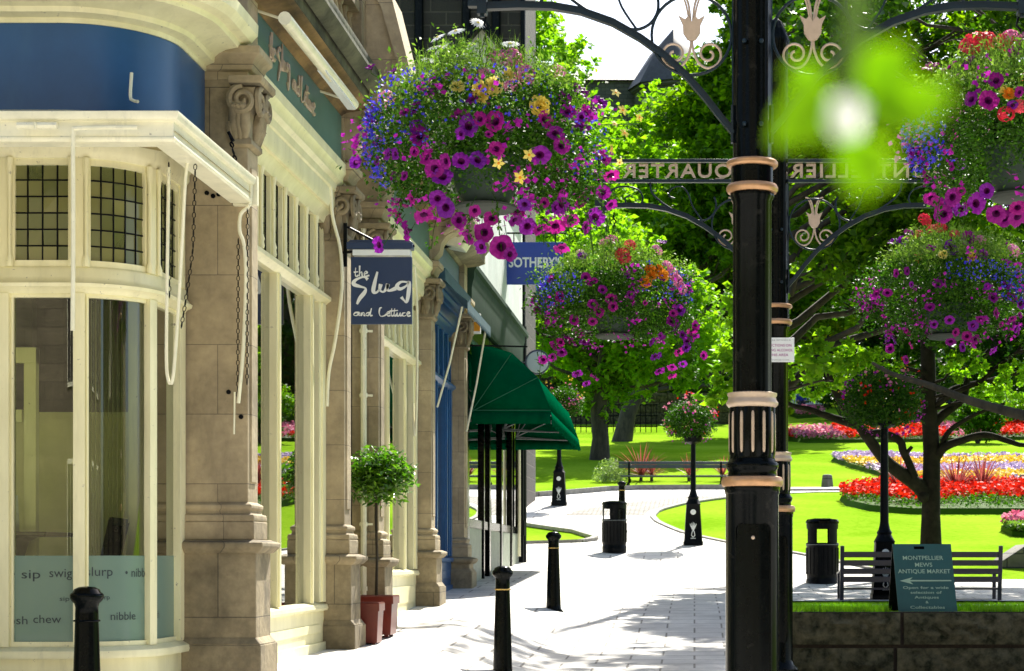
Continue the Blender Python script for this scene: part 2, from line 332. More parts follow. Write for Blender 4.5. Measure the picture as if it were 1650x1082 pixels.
m_, nt_, b_ = newmat('lawn_grass'); L_ = nt_.links.new
tc = nd(nt_, 'ShaderNodeTexCoord'); n1 = nd(nt_, 'ShaderNodeTexNoise'); n1.inputs['Scale'].default_value = .35; n1.inputs['Detail'].default_value = 4; L_(tc.outputs['Object'], n1.inputs[0])
n2 = nd(nt_, 'ShaderNodeTexNoise'); n2.inputs['Scale'].default_value = 7; n2.inputs['Detail'].default_value = 9; n2.inputs['Roughness'].default_value = .75; L_(tc.outputs['Object'], n2.inputs[0])
mx = nd(nt_, 'ShaderNodeMix', data_type='RGBA'); mx.inputs[6].default_value = (.145,.29,.010,1); mx.inputs[7].default_value = (.25,.41,.025,1)
ma = nd(nt_, 'ShaderNodeMath', operation='MULTIPLY_ADD'); ma.inputs[1].default_value = .5; L_(n2.outputs[0], ma.inputs[0]); 
mb_ = nd(nt_, 'ShaderNodeMath', operation='MULTIPLY'); mb_.inputs[1].default_value = .5; L_(n1.outputs[0], mb_.inputs[0]); L_(mb_.outputs[0], ma.inputs[2])
mr = nd(nt_, 'ShaderNodeMapRange'); mr.inputs[1].default_value = .41; mr.inputs[2].default_value = .59; L_(ma.outputs[0], mr.inputs[0]); L_(mr.outputs[0], mx.inputs[0])
L_(mx.outputs[2], b_.inputs['Base Color']); b_.inputs['Roughness'].default_value = .8; b_.inputs['Specular IOR Level'].default_value = .0
bp = nd(nt_, 'ShaderNodeBump'); bp.inputs['Strength'].default_value = .8; bp.inputs['Distance'].default_value = .04; L_(n2.outputs[0], bp.inputs['Height']); L_(bp.outputs[0], b_.inputs['Normal'])
lawnm = m_
pavm  = masonry('york_stone_flags', (.68,.66,.61), (.62,.59,.54), (.27,.25,.22), bw=.62, bh=.46, ms=.012, flat=True, var=.12, stain=.22)
chips(pavm, (.24,.22,.19), 1.3, .58, .4, .12); chips(pavm, (.12,.11,.10), 17, .70, .7)
settm = masonry('stone_setts', (.36,.34,.30), (.28,.26,.22), (.10,.09,.07), bw=.22, bh=.16, ms=.02, flat=True, var=.2)
kerbm = mat('kerb_stone', (.26,.25,.22), .85, 0, .25, 8, bump=.5)

g = obj('ground', MB().grid(xs, ys, lambda x, y: G(x, y)-.012), lawnm); tag(g, kind='structure')
def strip(name, rows, m, dz, nx=18):
    """rows of (y, xl, xr): a sheet that follows the ground between two curving edges"""
    mb = MB(); vs = []; cols = [-30,-20,-14,-10,-9,-7]+frange(-5, 9, 112)+[10,12,15,20,30] if nx > 20 else frange(-5, 3, 64); nx = len(cols)-1
    for y, a, b in rows:
        for c in cols:
            x = min(max(c, a), b); vs.append((x, y, G(x, y)+dz))
    mb.add(vs, [(j*(nx+1)+i, j*(nx+1)+i+1, (j+1)*(nx+1)+i+1, (j+1)*(nx+1)+i) for j in range(len(rows)-1) for i in range(nx)])
    return tag(obj(name, mb, m), kind='structure')
def curve(T, y): return interp(T, y)
# paved street: left edge under the shop fronts, right edge at the raised verge, then spreading across
LE = [(-12,-30),(10,-30),(10.2,-9),(32.4,-9),(32.5,-6),(36.6,-5.6),(37.6,-2.2),(38.5,-1.95),(40,-2.5),(42,-4.2),(43,-6),(44,-9),(49.0,-9),(49.4,-4.2),(51,-3.0),(52.6,-2.2)]
RE = [(-12,30),(10,30),(10.2,9),(17.9,9),(18,.92),(25.9,.92),(26.0,9),(31.2,9),(31.6,4.4),(32.7,3.1),(34.2,2.2),(36,1.25),(38,.45),(40,-.35),(42,-.9),(43.2,-1.05),(44.5,-.95),(46.5,-.35),(48.5,.5),(50.5,1.6),(51.6,3.5),(52.0,9),(52.6,9)]
yy = sorted(set([round(v, 3) for v in frange(-12, 52.6, 420)] + [10, 10.2, 17.9, 18, 25.9, 26.0, 32.4, 32.5, 31.2]))
strip('pavement', [(y, curve(LE, y), curve(RE, y)) for y in yy], pavm, .010, 40)
strip('sett_paving', [(y, curve(RE, y)-1.7-.12*(46-y), curve(RE, y)-.14) for y in frange(43.4, 50, 30)], settm, .016, 12)
# raised verge beside the pillars
def PZT(x, y): return interp([(18,-.545),(20,-.55),(21,-.59),(26,-.672),(27,-.64),(28.5,-.585),(29,-.58)], y)
tag(obj('raised_verge', MB().grid(frange(.95, 12, 22), frange(18.15, 20.3, 8), lambda x, y: PZT(x, y)), lawnm), kind='structure')
tag(obj('upper_path', MB().grid(frange(.95, 12, 22), frange(20.3, 28.9, 30), lambda x, y: PZT(x, y)+(.0 if y<20.5 else .01) + max(0, (y-28.2))*-.03), pavm), kind='structure')
# kerbs
def kerb(pts, name='kerb', wd=.13, h=.07):
    mb = MB(); L = []
    for x, y in pts: L.append((x, y, G(x, y)+h/2))
    for a, b in zip(L, L[1:]): mb.bar(a, b, wd, h)
    return tag(obj(name, mb, kerbm), kind='structure')
kerb([(curve(LE, y)-.07, y) for y in frange(37.9, 42.8, 14)])
kerb([(-5.6,36.65),(-4.5,36.95),(-3.4,37.3),(-2.3,37.7),(-2.03,38.1)])
kerb([(curve(RE, y)+.07, y) for y in frange(32, 49.6, 40)], h=.04)
kerb([(-7.5,48.2),(-5.5,48.9),(-4.2,49.6),(-3.1,51),(-2.4,52.0),(-1.6,52.45),(0,52.6),(2.5,52.65)], wd=.2, h=.14)
# narrow pale path across the garden
mb = MB(); rows = []
for x in frange(1.6, 14, 26): rows.append((x, 52.6+.06*(x-2)))
mb.add([v for x, y in rows for v in ((x, y-.55, G(x, y-.55)+.03), (x, y+.55, G(x, y+.55)+.03))], [(2*i, 2*i+2, 2*i+3, 2*i+1) for i in range(len(rows)-1)])
tag(obj('garden_path', mb, kerbm if False else pavm), kind='structure')
kerb([(x, y-.65) for x, y in rows], wd=.1, h=.06)

# retaining wall of big rough blocks
def rough_block(mb, x0, x1, y0, y1, z0, z1, rng, amp=.045, n=16, m=6):
    # front face bulged and chipped; sides plain
    b = .018
    base = len(mb.v); vs = []
    for j in range(m+1):
        for i in range(n+1):
            u = i/n; v = j/m; e = min(u, 1-u)*n*.7; e2 = min(v, 1-v)*m*.7; k = min(1, e)*min(1, e2)
            vs.append((x0+b+(x1-x0-2*b)*u, y0-k*(.03+rng.uniform(-amp, amp)), z0+b+(z1-z0-2*b)*v))
    mb.add(vs, [(j*(n+1)+i, j*(n+1)+i+1, (j+1)*(n+1)+i+1, (j+1)*(n+1)+i) for j in range(m) for i in range(n)])
    mb.box(x0+b, x1-b, y0+.001, y1, z0+b, z1-b)
def stone_wall(name, label, x0, x1, y0, zt, zb, ch, bl, loc, seed, group=None):
    rng = random.Random(seed); root = thing(name, label, 'wall', loc, group); z = zt; k = 0; mb = MB()
    while z > zb:
        h = ch*rng.uniform(.9, 1.1); x = x0 - (rng.uniform(.1, .6) if k else 0); 
        while x < x1:
            Lg = bl*rng.uniform(.75, 1.25); a = max(x, x0); b = min(x+Lg, x1)
            if b-a > .08: rough_block(mb, a, b, y0+.03, y0+.24, max(z-h, zb), z, rng)
            x += Lg
        z -= h; k += 1
    obj('stonework', mb, wallst, root, ang=60)
    mo = MB().box(x0+.01, x1-.01, y0+.06, y0+.235, zb, zt-.01); obj('mortar_core', mo, soil, root)
    return root
rw = stone_wall('retaining_wall', 'low wall of dark mossy stone blocks below the grass verge and sandwich board', .93, 9, 18, -.53, -1.5, .36, 1.35, (.93, 18, -1.1), 4)
mb = MB(); rng = random.Random(9); z = -.53
for ch in (.36, .34): 
    y = 18.2
    while y < 26:
        b = min(26, y+rng.uniform(.9, 1.4)); mb.box(.90, 1.1, y+.01, b-.01, z-ch+.01, z-.003-(y-18)*.012); y = b
    z -= ch
obj('return_stonework', mb, wallst, rw, bevel=.015)
# grass blades on the verge edge
def blades(name, x0, x1, y0, y1, zf, n, h, seed, parent=None, m=None):
    r = np.random.default_rng(seed); x = r.uniform(x0, x1, n); y = y0+(y1-y0)*r.random(n)**1.5; z = np.array([zf(a, b) for a, b in zip(x, y)])
    a = r.uniform(0, 2*PI, n); hh = h*r.uniform(.5, 1.3, n)*np.where((x > 1.9) & (x < 2.75) & (y < 18.8), .12, 1); lean = r.normal(0, .35, (n, 2))*hh[:, None]; wd = .004+.004*r.random(n)
    V = np.zeros((n, 3, 3)); V[:,0] = np.c_[x-np.cos(a)*wd, y-np.sin(a)*wd, z-.01]; V[:,1] = np.c_[x+np.cos(a)*wd, y+np.sin(a)*wd, z-.01]; V[:,2] = np.c_[x+lean[:,0], y+lean[:,1], z+hh]
    return obj(name, (V.reshape(-1,3), np.arange(3*n).reshape(n,3)), m or grass_b, parent)
tag(blades('verge_grass', .95, 8, 18.12, 20.35, PZT, 26000, .06, 3), kind='stuff')
# ------------------------------------------------------------------ foliage helpers
def leaf_quads(cen, size, rng, updir=.5, droop=0, aspect=.55, fold=.18, jit=.35):
    """folded kite leaves at centres (n,3): two triangles-pairs as one quad, random facing"""
    n = len(cen); nrm = rng.normal(0, 1, (n, 3)); nrm[:,2] = np.abs(nrm[:,2])+updir; nrm /= np.linalg.norm(nrm, axis=1)[:,None]
    t = rng.normal(0, 1, (n, 3)); t[:,2] -= droop; t -= nrm*(t*nrm).sum(1)[:,None]; t /= np.linalg.norm(t, axis=1)[:,None]; s = np.cross(nrm, t)
    L = size*rng.uniform(1-jit, 1+jit, n)[:,None]; W = L*aspect
    V = np.empty((n, 4, 3)); V[:,0] = cen - t*L*.5; V[:,1] = cen + s*W*.5 + nrm*L*fold - t*L*.05; V[:,2] = cen + t*L*.5; V[:,3] = cen - s*W*.5 + nrm*L*fold*.4 - t*L*.05
    return V.reshape(-1,3), np.arange(4*n).reshape(n,4)
def in_ball(n, rng, shell=.0):
    d = rng.normal(0, 1, (n, 3)); d /= np.linalg.norm(d, axis=1)[:,None]; r = (shell + (1-shell)*rng.random(n))**(1/3) if shell == 0 else shell+(1-shell)*rng.random(n)
    return d*r[:,None]
def crown_pts(clumps, n, rng):
    """clumps: (x,y,z,rx,ry,rz); leaf centres spread through every clump, denser towards its outside, in twig tufts"""
    vol = np.array([(c[3]*c[4]*c[5])**.67 for c in clumps]); k = (vol/vol.sum()*n).astype(int); out = []
    for c, m in zip(clumps, k):
        if m < 5: m = 5
        nt = max(3, m//14); tw = in_ball(nt, rng, .35); idx = rng.integers(0, nt, m); p = tw[idx] + rng.normal(0, .085, (m, 3))
        out.append(p*np.array(c[3:6]) + np.array(c[:3]))
    return np.concatenate(out)
def limb(mb, a, b, r0, r1, rng, wob=.12, n=6, seg=7):
    a = Vector(a); b = Vector(b); L = (b-a).length; pts = []
    for i in range(n+1):
        t = i/n; p = a.lerp(b, t); k = math.sin(PI*t)*wob*L
        if 0 < i < n: p += Vector((rng.uniform(-1,1), rng.uniform(-1,1), rng.uniform(-.3,1)))*k*.5
        pts.append(p)
    mb.tube(pts, [r0+(r1-r0)*i/n for i in range(n+1)], seg); return pts
def make_tree(label, base, r, fork_z, clumps, nleaf, leaf, lmat, seed, group=None, bmat=None, extra=None, top=None, updir=.5, low=None, name='tree'):
    rng = np.random.default_rng(seed); rr = random.Random(seed); root = thing(name, label, 'tree', base, group)
    x, y, z = base; top = top or (x, y, max(c[2] for c in clumps)); mb = MB()
    n = 9; pts = []; rad = []
    for i in range(n+1):
        t = i/n; pts.append((x+(top[0]-x)*t**1.4+rr.uniform(-1,1)*r*.3*(i>0), y+(top[1]-y)*t**1.4, z-.1+(top[2]-z+.1)*t)); rad.append(r*(1.25 if i == 0 else 1)*(1-t)**.7+.015)
    mb.tube(pts, rad, 12)
    for c in clumps:
        s = max(fork_z, min(top[2]-.2, c[2]-.5*math.hypot(c[0]-x, c[1]-y))); t = (s-z)/(top[2]-z); t = min(max(t, .05), .95)
        a = (x+(top[0]-x)*t**1.4, y+(top[1]-y)*t**1.4, s); rb = max(.02, r*.45*(1-t)**.7)
        p = limb(mb, a, c[:3], rb, .012, rr)
        for q in range(3):
            e = (c[0]+rr.uniform(-.8,.8)*c[3], c[1]+rr.uniform(-.8,.8)*c[4], c[2]+rr.uniform(-.6,.8)*c[5]); limb(mb, p[4], e, .018, .006, rr, n=4, seg=4)
    if extra: extra(mb, rr)
    obj('trunk', mb, bmat or bark, root, ang=80)
    cen = crown_pts(clumps, nleaf, rng)
    obj('crown', leaf_quads(cen, leaf, rng, updir), lmat, root)
    if low:
        mb = MB()
        for c in low[0]: s = max(fork_z, c[2]-.3); limb(mb, (x, y, s), c[:3], .035, .008, rr, n=6, seg=5)
        lb = obj('low_bough', mb, bmat or bark, root, ang=80); obj('bough_leaves', leaf_quads(crown_pts(low[0], low[1], rng), low[2], rng, updir), low[3], lb)
    return root
def ball_clumps(c, rad, n, s, seed, zlow=None):
    r = np.random.default_rng(seed); out = []
    for i in range(n):
        p = in_ball(1, r, .45)[0]; q = [c[k]+p[k]*rad[k] for k in range(3)]
        if zlow is not None and q[2] < zlow: q[2] = zlow+r.uniform(0, 1)
        k = s*r.uniform(.75, 1.3); out.append((q[0], q[1], q[2], k, k, k*.75))
    return out
# ------------------------------------------------------------------ iron pillars with arched arms
def spiral(cx, cz, r0, r1, a0, turns, y, n=26, sg=1):
    return [(cx+(r0+(r1-r0)*i/n)*math.cos(a0+sg*2*PI*turns*i/n), y, cz+(r0+(r1-r0)*i/n)*math.sin(a0+sg*2*PI*turns*i/n)) for i in range(n+1)]
def bez(p0, p1, p2, p3, y, n=14):
    out = []
    for i in range(n+1):
        t = i/n; a = (1-t)**3; b = 3*t*(1-t)**2; c = 3*t*t*(1-t); d = t**3
        out.append((a*p0[0]+b*p1[0]+c*p2[0]+d*p3[0], y, a*p0[1]+b*p1[1]+c*p2[1]+d*p3[1]))
    return out
FONT = {}
def text_verts(body, size=1.0, extrude=0.0, shear=0, spacing=1.0, bold=0.0):
    c = bpy.data.curves.new('lettering', 'FONT'); c.body = body; c.size = size; c.extrude = extrude; c.align_x = 'CENTER'; c.align_y = 'CENTER'
    c.resolution_u = 3; c.shear = shear; c.space_character = spacing; c.offset = bold
    o = bpy.data.objects.new('lettering', c); dg = bpy.context.evaluated_depsgraph_get(); me = bpy.data.meshes.new_from_object(o)
    vs = [v.co.copy() for v in me.vertices]; fs = [tuple(p.vertices) for p in me.polygons]
    bpy.data.meshes.remove(me); bpy.data.objects.remove(o); bpy.data.curves.remove(c); return vs, fs
def text_mb(body, height, M, width=None, extrude=.002, mb=None, mi=0, **kw):
    """M maps text plane (x right, y up, z out) to the world; height = cap height"""
    vs, fs = text_verts(body, 1.0, 0, **kw); mb = mb or MB()
    if not vs: return mb
    x0 = min(v.x for v in vs); x1 = max(v.x for v in vs); y0 = min(v.y for v in vs); y1 = max(v.y for v in vs)
    sy = height/.7; sx = sy if width is None else width/(x1-x0); cx = (x0+x1)/2
    out = [M @ Vector(((v.x-cx)*sx, v.y*sy, extrude)) for v in vs]
    mb.add(out, fs, mi)
    if extrude > .006:                                                     # give the letters a back and sides
        n = len(vs); back = [M @ Vector(((v.x-cx)*sx, v.y*sy, 0)) for v in vs]; ed = {}
        for f in fs:
            for a, b in zip(f, f[1:]+f[:1]): ed[(a, b)] = ed.get((a, b), 0)+1
        side = [(a, n+a, n+b, b) for (a, b) in ed if (b, a) not in ed]
        k = len(mb.v); mb.add(out+back, [tuple(i+n for i in f[::-1]) for f in fs]+side, mi)
    return mb
FRONT = lambda x, y, z: Matrix(((1,0,0,x),(0,0,-1,y),(0,1,0,z),(0,0,0,1)))       # reads from the camera side (-Y)
BACKW = lambda x, y, z: Matrix(((-1,0,0,x),(0,0,1,y),(0,1,0,z),(0,0,0,1)))       # reads from the far side
STREET = lambda x, y, z: Matrix(((0,0,1,x),(1,0,0,y),(0,1,0,z),(0,0,0,1)))       # reads from +X

def flute(n, amp):
    return lambda a, z: 1 - amp*(.5-.5*math.cos(n*a))**2
def iron_pillar(label, x, y, zg, letters):
    root = thing('iron_pillar', label, 'lamp post', (x, y, zg), 'pillars with arched arms')
    c = (x, y, 0)
    mb = MB(); mb.lathe(c, [(.19,zg),(.19,zg+.12),(.155,zg+.16),(.145,zg+.2),(.142,.33),(.145,.335),(.150,.36),(.150,.375)], 40)
    o = obj('base_drum', mb, black, root, ang=40)
    # access door with rounded corners
    dp = MB(); hw = .098; z0 = zg+.35; z1 = .17; seg = []
    for cx_, cz_, a0 in ((hw-.03, z1-.03, 0), (-hw+.03, z1-.03, 90), (-hw+.03, z0+.03, 180), (hw-.03, z0+.03, 270)):
        for k in range(5): a = R(a0+k*22.5); seg.append((cx_+.03*math.cos(a), cz_+.03*math.sin(a)))
    vs = []
    for px_, pz_ in seg:
        th = px_/.145; vs.append((x+.1475*math.sin(th), y-.1475*math.cos(th), pz_))
    cen = len(vs)//2
    nst = 8; gv = []
    for j in range(nst+1):
        zz = z0+(z1-z0)*j/nst
        for i in range(9):
            inset = .0 if 0 < j < nst else .02; th = (-hw+inset+(2*(hw-inset))*i/8)/.145; gv.append((x+.1475*math.sin(th), y-.1475*math.cos(th), zz))
    dp.add(gv, [(j*9+i, j*9+i+1, (j+1)*9+i+1, (j+1)*9+i) for j in range(nst) for i in range(8)])
    dp.tube([Vector(v) for v in vs+[vs[0]]], .004, 6)
    dr = obj('access_door', dp, black, root)
    kb = MB(); kb.lathe((0,0,0), [(.010,0),(.010,.004),(.004,.008)], 10); kb.v = [(x+v[0], y-.148-v[2], z1-.07+v[1]) for v in kb.v]; obj('lock', kb, bronze, dr)
    mb = MB(); mb.lathe(c, [(.136,.37),(.160,.375),(.166,.392),(.166,.408),(.158,.425),(.136,.43)], 40); obj('collar', mb, copper, root)
    mb = MB(); mb.lathe(c, [(.12,.425),(.132,.43),(.128,.455),(.140,.475),(.142,.495),(.128,.51),(.124,.52),(.118,.53)], 40); obj('moulded_ring', mb, black, root, ang=60)
    mb = MB(); mb.lathe(c, [(.122,.525),(.122,.54),(.126,.55),(.126,.79),(.122,.80)], 96, rad=lambda a, z: 1-.07*(.5+.5*math.cos(12*a))**2 if .54 < z < .8 else 1); fd = obj('fluted_drum', mb, black, root, ang=50)
    fl = MB()
    for k in range(12):                                                   # painted flutes
        a = 2*PI*k/12; pts = []
        for t in (.555,.565,.60,.66,.72,.765,.775): pts.append((x+.1175*math.cos(a), y+.1175*math.sin(a), t))
        fl.tube(pts, [.004,.0085,.0095,.0095,.0095,.0085,.004], 8)
    obj('flute_inlay', fl, bronze, fd)
    mb = MB(); mb.lathe(c, [(.11,.795),(.128,.80),(.140,.815),(.140,.825),(.130,.84),(.128,.853),(.134,.865),(.134,.875),(.11,.88)], 40); obj('collar', mb, bronze, root, ang=60)
    ribs = lambda a, z: 1 - .05*(.5-.5*math.cos(8*a))**3
    mb = MB(); mb.lathe(c, [(.104,.87),(.104,1.90),(.118,1.93),(.118,1.95),(.112,1.955)], 96, rad=ribs); mb.lathe(c, [(.113,1.99),(.113,2.09)], 40); mb.lathe(c, [(.106,2.12),(.103,2.14),(.103,4.3),(.12,4.34),(.06,4.5),(.0,4.55)], 96, rad=ribs)
    obj('shaft', mb, black, root, ang=60)
    for za, zb in ((1.948,1.996),(2.086,2.125)):
        zm = (za+zb)/2; mb = MB(); mb.lathe(c, [(.105,za),(.130,za+.002),(.139,zm-.008),(.139,zm+.008),(.130,zb-.002),(.105,zb)], 40); obj('collar', mb, copper, root)
    for sd_ in (-1, 1):
        # main arched arm, given as offsets from the post centre
        A = [(.10,2.27),(.165,2.345),(.25,2.455),(.35,2.57),(.47,2.68),(.60,2.775),(.75,2.86),(.92,2.92),(1.08,2.948),(1.25,2.952),(1.44,2.945)]
        mb = MB(); pts = [(x+sd_*a, y, b) for a, b in A]; mb.ribbon(pts, .05, .022); mb.ribbon([(p[0], p[1], p[2]+.016) for p in pts], .018, .03)
        mb.cbox(x+sd_*1.45, y, 2.955, .05, .06, .09); mb.cbox(x+sd_*1.50, y, 2.975, .05, .05, .05); mb.tube([(x+sd_*1.45, y, 2.915), (x+sd_*1.45, y, 2.895)], .012, 8)
        mb.cbox(x+sd_*.108, y, 2.32, .012, .045, .20)
        arm = obj('arched_arm', mb, blueblk, root, ang=50)
        s = MB(); t = .009
        s.tube([(x+sd_*.325+.215*math.cos(a)*1.0, y, 2.80+.215*math.sin(a)) for a in frange(0, 2*PI, 36)], t, 6)
        s.tube([(x+sd_*(.10+0), y, zz) for zz in (2.3, 3.15)], .010, 6)
        lo = [(1.06,3.15),(1.04,3.06),(.94,2.97),(.80,2.885),(.70,2.845),(.62,2.83),(.55,2.86),(.51,2.92),(.505,2.985),(.52,3.03)]
        s.tube([(x+sd_*a, y, b) for a, b in smooth(lo)], t, 6)
        lo = [(1.44,2.97),(1.38,3.09),(1.27,3.12),(1.16,3.09),(1.12,3.01),(1.17,2.955),(1.25,2.965),(1.27,3.02),(1.23,3.045)]
        s.tube([(x+sd_*a, y, b) for a, b in smooth(lo)], t*.9, 6)
        lo = [(.62,2.83),(.70,2.95),(.74,3.06),(.80,3.12),(.88,3.10),(.90,3.04),(.85,3.02)]
        s.tube([(x+sd_*a, y, b) for a, b in smooth(lo)], t*.8, 6)
        obj('scroll_ring', s, blueblk, arm, ang=80)
        # tulip with stamens and two volutes
        q = MB(); cx_ = x+sd_*.325; tz = 2.765
        cup = [(0,0),(.024,.012),(.046,.045),(.048,.09),(.070,.138),(.036,.118),(.018,.138),(0,.105)]
        cup = cup + [(-a, b) for a, b in cup[-2:0:-1]]
        q.prism([(cx_+a, tz+b) for a, b in cup], y-.012, y+.012, 'y')
        for g_ in (-1, 1):
            q.tube(bez((cx_+g_*.006, tz+.10), (cx_+g_*.012, tz+.2), (cx_+g_*.020, tz+.26), (cx_+g_*.075, tz+.262), y), [.007]*15, 6)
            q.tube(bez((cx_+g_*.012, tz+.11), (cx_+g_*.026, tz+.17), (cx_+g_*.03, tz+.23), (cx_+g_*.058, tz+.247), y), [.006]*15, 6)
            q.tube(bez((cx_+g_*.003, tz+.0), (cx_+g_*.006, tz-.06), (cx_+g_*.03, tz-.142), (cx_+g_*.092, tz-.143), y) + spiral(cx_+g_*.092, tz-.067, .076, .014, -PI/2, 1.45, y, 26, g_)[1:], .0075, 6)
        obj('tulip_ornament', q, bronze, arm, ang=50)
        # top frame that carries the letters
        fr = MB()
        for zz in (3.165, 3.335): fr.cbox(x+sd_*.80, y, zz, 1.40, .045, .026)
        fr.cbox(x+sd_*1.49, y, 3.25, .022, .045, .196)
        ob = obj('sign_frame', fr, blueblk, root, bevel=.003)
        if letters:
            W = BACKW(x+sd_*(.83 if sd_ < 0 else .79), y+.012, 3.25); wd = {-1: .92, 1: 1.34}[sd_]
            obj('raised_lettering', text_mb('QUARTER' if sd_ < 0 else 'MONTPELLIER', .115, W, wd, .020, spacing=1.12, bold=.012), bronze, ob, smooth=False)
    bt = MB()
    for sg in (-1, 1):
        for zz in (2.30, 2.74):
            bt.lathe((x+sg*.045, y-.108, zz), [(.001,-.012),(.009,-.010),(.012,0),(.009,.010),(.001,.012)], 10)
    obj('bolt_head', bt, blueblk, root)
    return root
def smooth(pts, k=4):
    """Catmull-Rom through 2-D points"""
    out = []; n = len(pts)
    for i in range(n-1):
        p0 = pts[max(i-1,0)]; p1 = pts[i]; p2 = pts[i+1]; p3 = pts[min(i+2,n-1)]
        for j in range(k):
            t = j/k; out.append(tuple(.5*((2*p1[c])+(-p0[c]+p2[c])*t+(2*p0[c]-5*p1[c]+4*p2[c]-p3[c])*t*t+(-p0[c]+3*p1[c]-3*p2[c]+p3[c])*t**3) for c in range(len(p1))))
    out.append(tuple(pts[-1])); return out
XN, YN = PX(1212, 10), 10.0
XF, YF = PX(1250, 15.7), 15.7
iron_pillar('large black iron pillar with copper collars and arched arms, nearest to the viewer', XN, YN, G(XN, YN), False)
iron_pillar('smaller looking black pillar behind the near one, carrying the street name letters and a notice', XF, YF, G(XF, YF), True)
# notice on the far pillar
nx, nz = PX(1251, 15.55), PZ(564, 15.55)
ns = thing('notice_plate', 'small white notice with purple lettering fixed to the pillar behind', 'sign', (nx, 15.55, nz))
mb = MB().cbox(nx, 15.555, nz, .30, .006, .205); obj('plate', mb, letterw, ns, bevel=.002)
purple = mat('purple_lettering', (.35,.05,.25), .5, 0, .02, 9); greyt = mat('grey_lettering', (.12,.12,.16), .5, 0, .02, 9)
mb = MB()
for i, t in enumerate(('RESTRICTIONS ON', 'DRINKING ALCOHOL', 'IN THIS AREA')): text_mb(t, .021, FRONT(nx+.0, 15.551, nz+.036-.04*i), {0:.25,1:.275,2:.20}[i], .001, mb, bold=.01)
obj('purple_lettering', mb, purple, ns, smooth=False)
mb = MB(); text_mb('YOU ARE WITHIN A', .009, FRONT(nx, 15.551, nz+.08), .24, .001, mb); text_mb('HARROGATE BOROUGH COUNCIL', .008, FRONT(nx, 15.551, nz-.085), .22, .001, mb); obj('small_lettering', mb, greyt, ns, smooth=False)
# ------------------------------------------------------------------ flowers and hanging baskets
def meshdata(name, mb, mats):
    me = bpy.data.meshes.new(name); me.from_pydata([tuple(v) for v in mb.v], [], mb.f)
    for m in mats: me.materials.append(m)
    me.polygons.foreach_set('material_index', mb.m); me.polygons.foreach_set('use_smooth', [True]*len(me.polygons)); me.update(); return me
def petunia_mesh(name, m, seed):
    r = random.Random(seed); mb = MB(); seg = 30; prof = [(.004,-.030,1),(.010,-.014,1),(.020,-.002,1),(.036,.006,0),(.050,.004,0)]; vs = []
    ph = r.uniform(0, 6)
    for i, (rr, z, k) in enumerate(prof):
        for j in range(seg):
            a = 2*PI*j/seg; lob = 1 + (.045*math.cos(5*a+ph) + .02*math.sin(9*a+ph))*(i/4)**2; vs.append((rr*lob*math.cos(a), rr*lob*math.sin(a), z+(.007*math.sin(5*a*2+ph)+.006*math.cos(3*a))*(i/4)**2))
    n = len(prof)
    for i in range(n-1):
        mb.f += []; 
    mb.add(vs, [])
    for i in range(n-1): mb.add([], [], 0); mb.f += [(i*seg+k, i*seg+(k+1)%seg, (i+1)*seg+(k+1)%seg, (i+1)*seg+k) for k in range(seg)]; mb.m += [1 if i < 2 else 0]*seg
    mb.f.append(tuple(range(seg))); mb.m.append(1)
    return meshdata(name, mb, [m, pt_dark])
def cluster_mesh(name, m, rad, n, size, seed, flat=.7):
    r = np.random.default_rng(seed); mb = MB()
    for i in range(n):
        d = r.normal(0, 1, 3); d[2] = abs(d[2]); d /= np.linalg.norm(d); c = d*rad*np.array([1,1,flat]); d = Vector(d); u = d.orthogonal().normalized(); w_ = d.cross(u); a0 = r.uniform(0, 6)
        for k in range(4):
            a = a0+k*PI/2; dr = u*math.cos(a)+w_*math.sin(a); dl = u*math.cos(a+.5)+w_*math.sin(a+.5); dk = u*math.cos(a-.5)+w_*math.sin(a-.5); cc = Vector(c)
            mb.add([cc, cc+dk*size*.7+d*size*.15, cc+dr*size+d*size*.1, cc+dl*size*.7+d*size*.15], [(0,1,2,3)])
    return meshdata(name, mb, [m])
def rose_mesh(name, m, rad, seed):
    r = random.Random(seed); mb = MB()
    for ring, (cnt, rr, tilt, z) in enumerate(((3,.35,1.2,.5),(5,.6,.95,.42),(6,.85,.6,.25),(7,1.0,.25,.05))):
        for k in range(cnt):
            a = 2*PI*k/cnt+ring*.7+r.uniform(-.1,.1); vs = []; w_ = 1.15*rad*rr*PI/cnt
            for i in range(4):
                for j in range(5):
                    v = i/3; u = (j/4-.5)*2; wd = w_*(.55+.6*math.sin(PI*min(v+.25,1)))*(1-.12*v); rad_ = rad*rr*(.25+.75*v*math.cos(tilt*.7)); zz = rad*(z+ .75*v*math.sin(tilt)) - .12*rad*u*u*v
                    x_ = rad_-.2*abs(u)*w_; y_ = u*wd; vs.append((x_*math.cos(a)-y_*math.sin(a), x_*math.sin(a)+y_*math.cos(a), zz))
            mb.add(vs, [(i*5+j, i*5+j+1, (i+1)*5+j+1, (i+1)*5+j) for i in range(3) for j in range(4)])
    return meshdata(name, mb, [m])
def star_mesh(name, m, cm, n, L, W, curl=.1):
    mb = MB()
    for k in range(n):
        a = 2*PI*k/n; c, s = math.cos(a), math.sin(a); vs = []
        for x_, y_, z_ in ((.1*L,-.2*W,.1*L),(.55*L,-.5*W,curl*L),(L,0,0),(.55*L,.5*W,curl*L),(.1*L,.2*W,.1*L)): vs.append((x_*c-y_*s, x_*s+y_*c, z_))
        mb.add(vs, [(0,1,2,3,4)])
    mb.lathe((0,0,0), [(.2*L,.02*L),(.2*L,.12*L),(.1*L,.2*L)], 8, 1)
    return meshdata(name, mb, [m, cm])
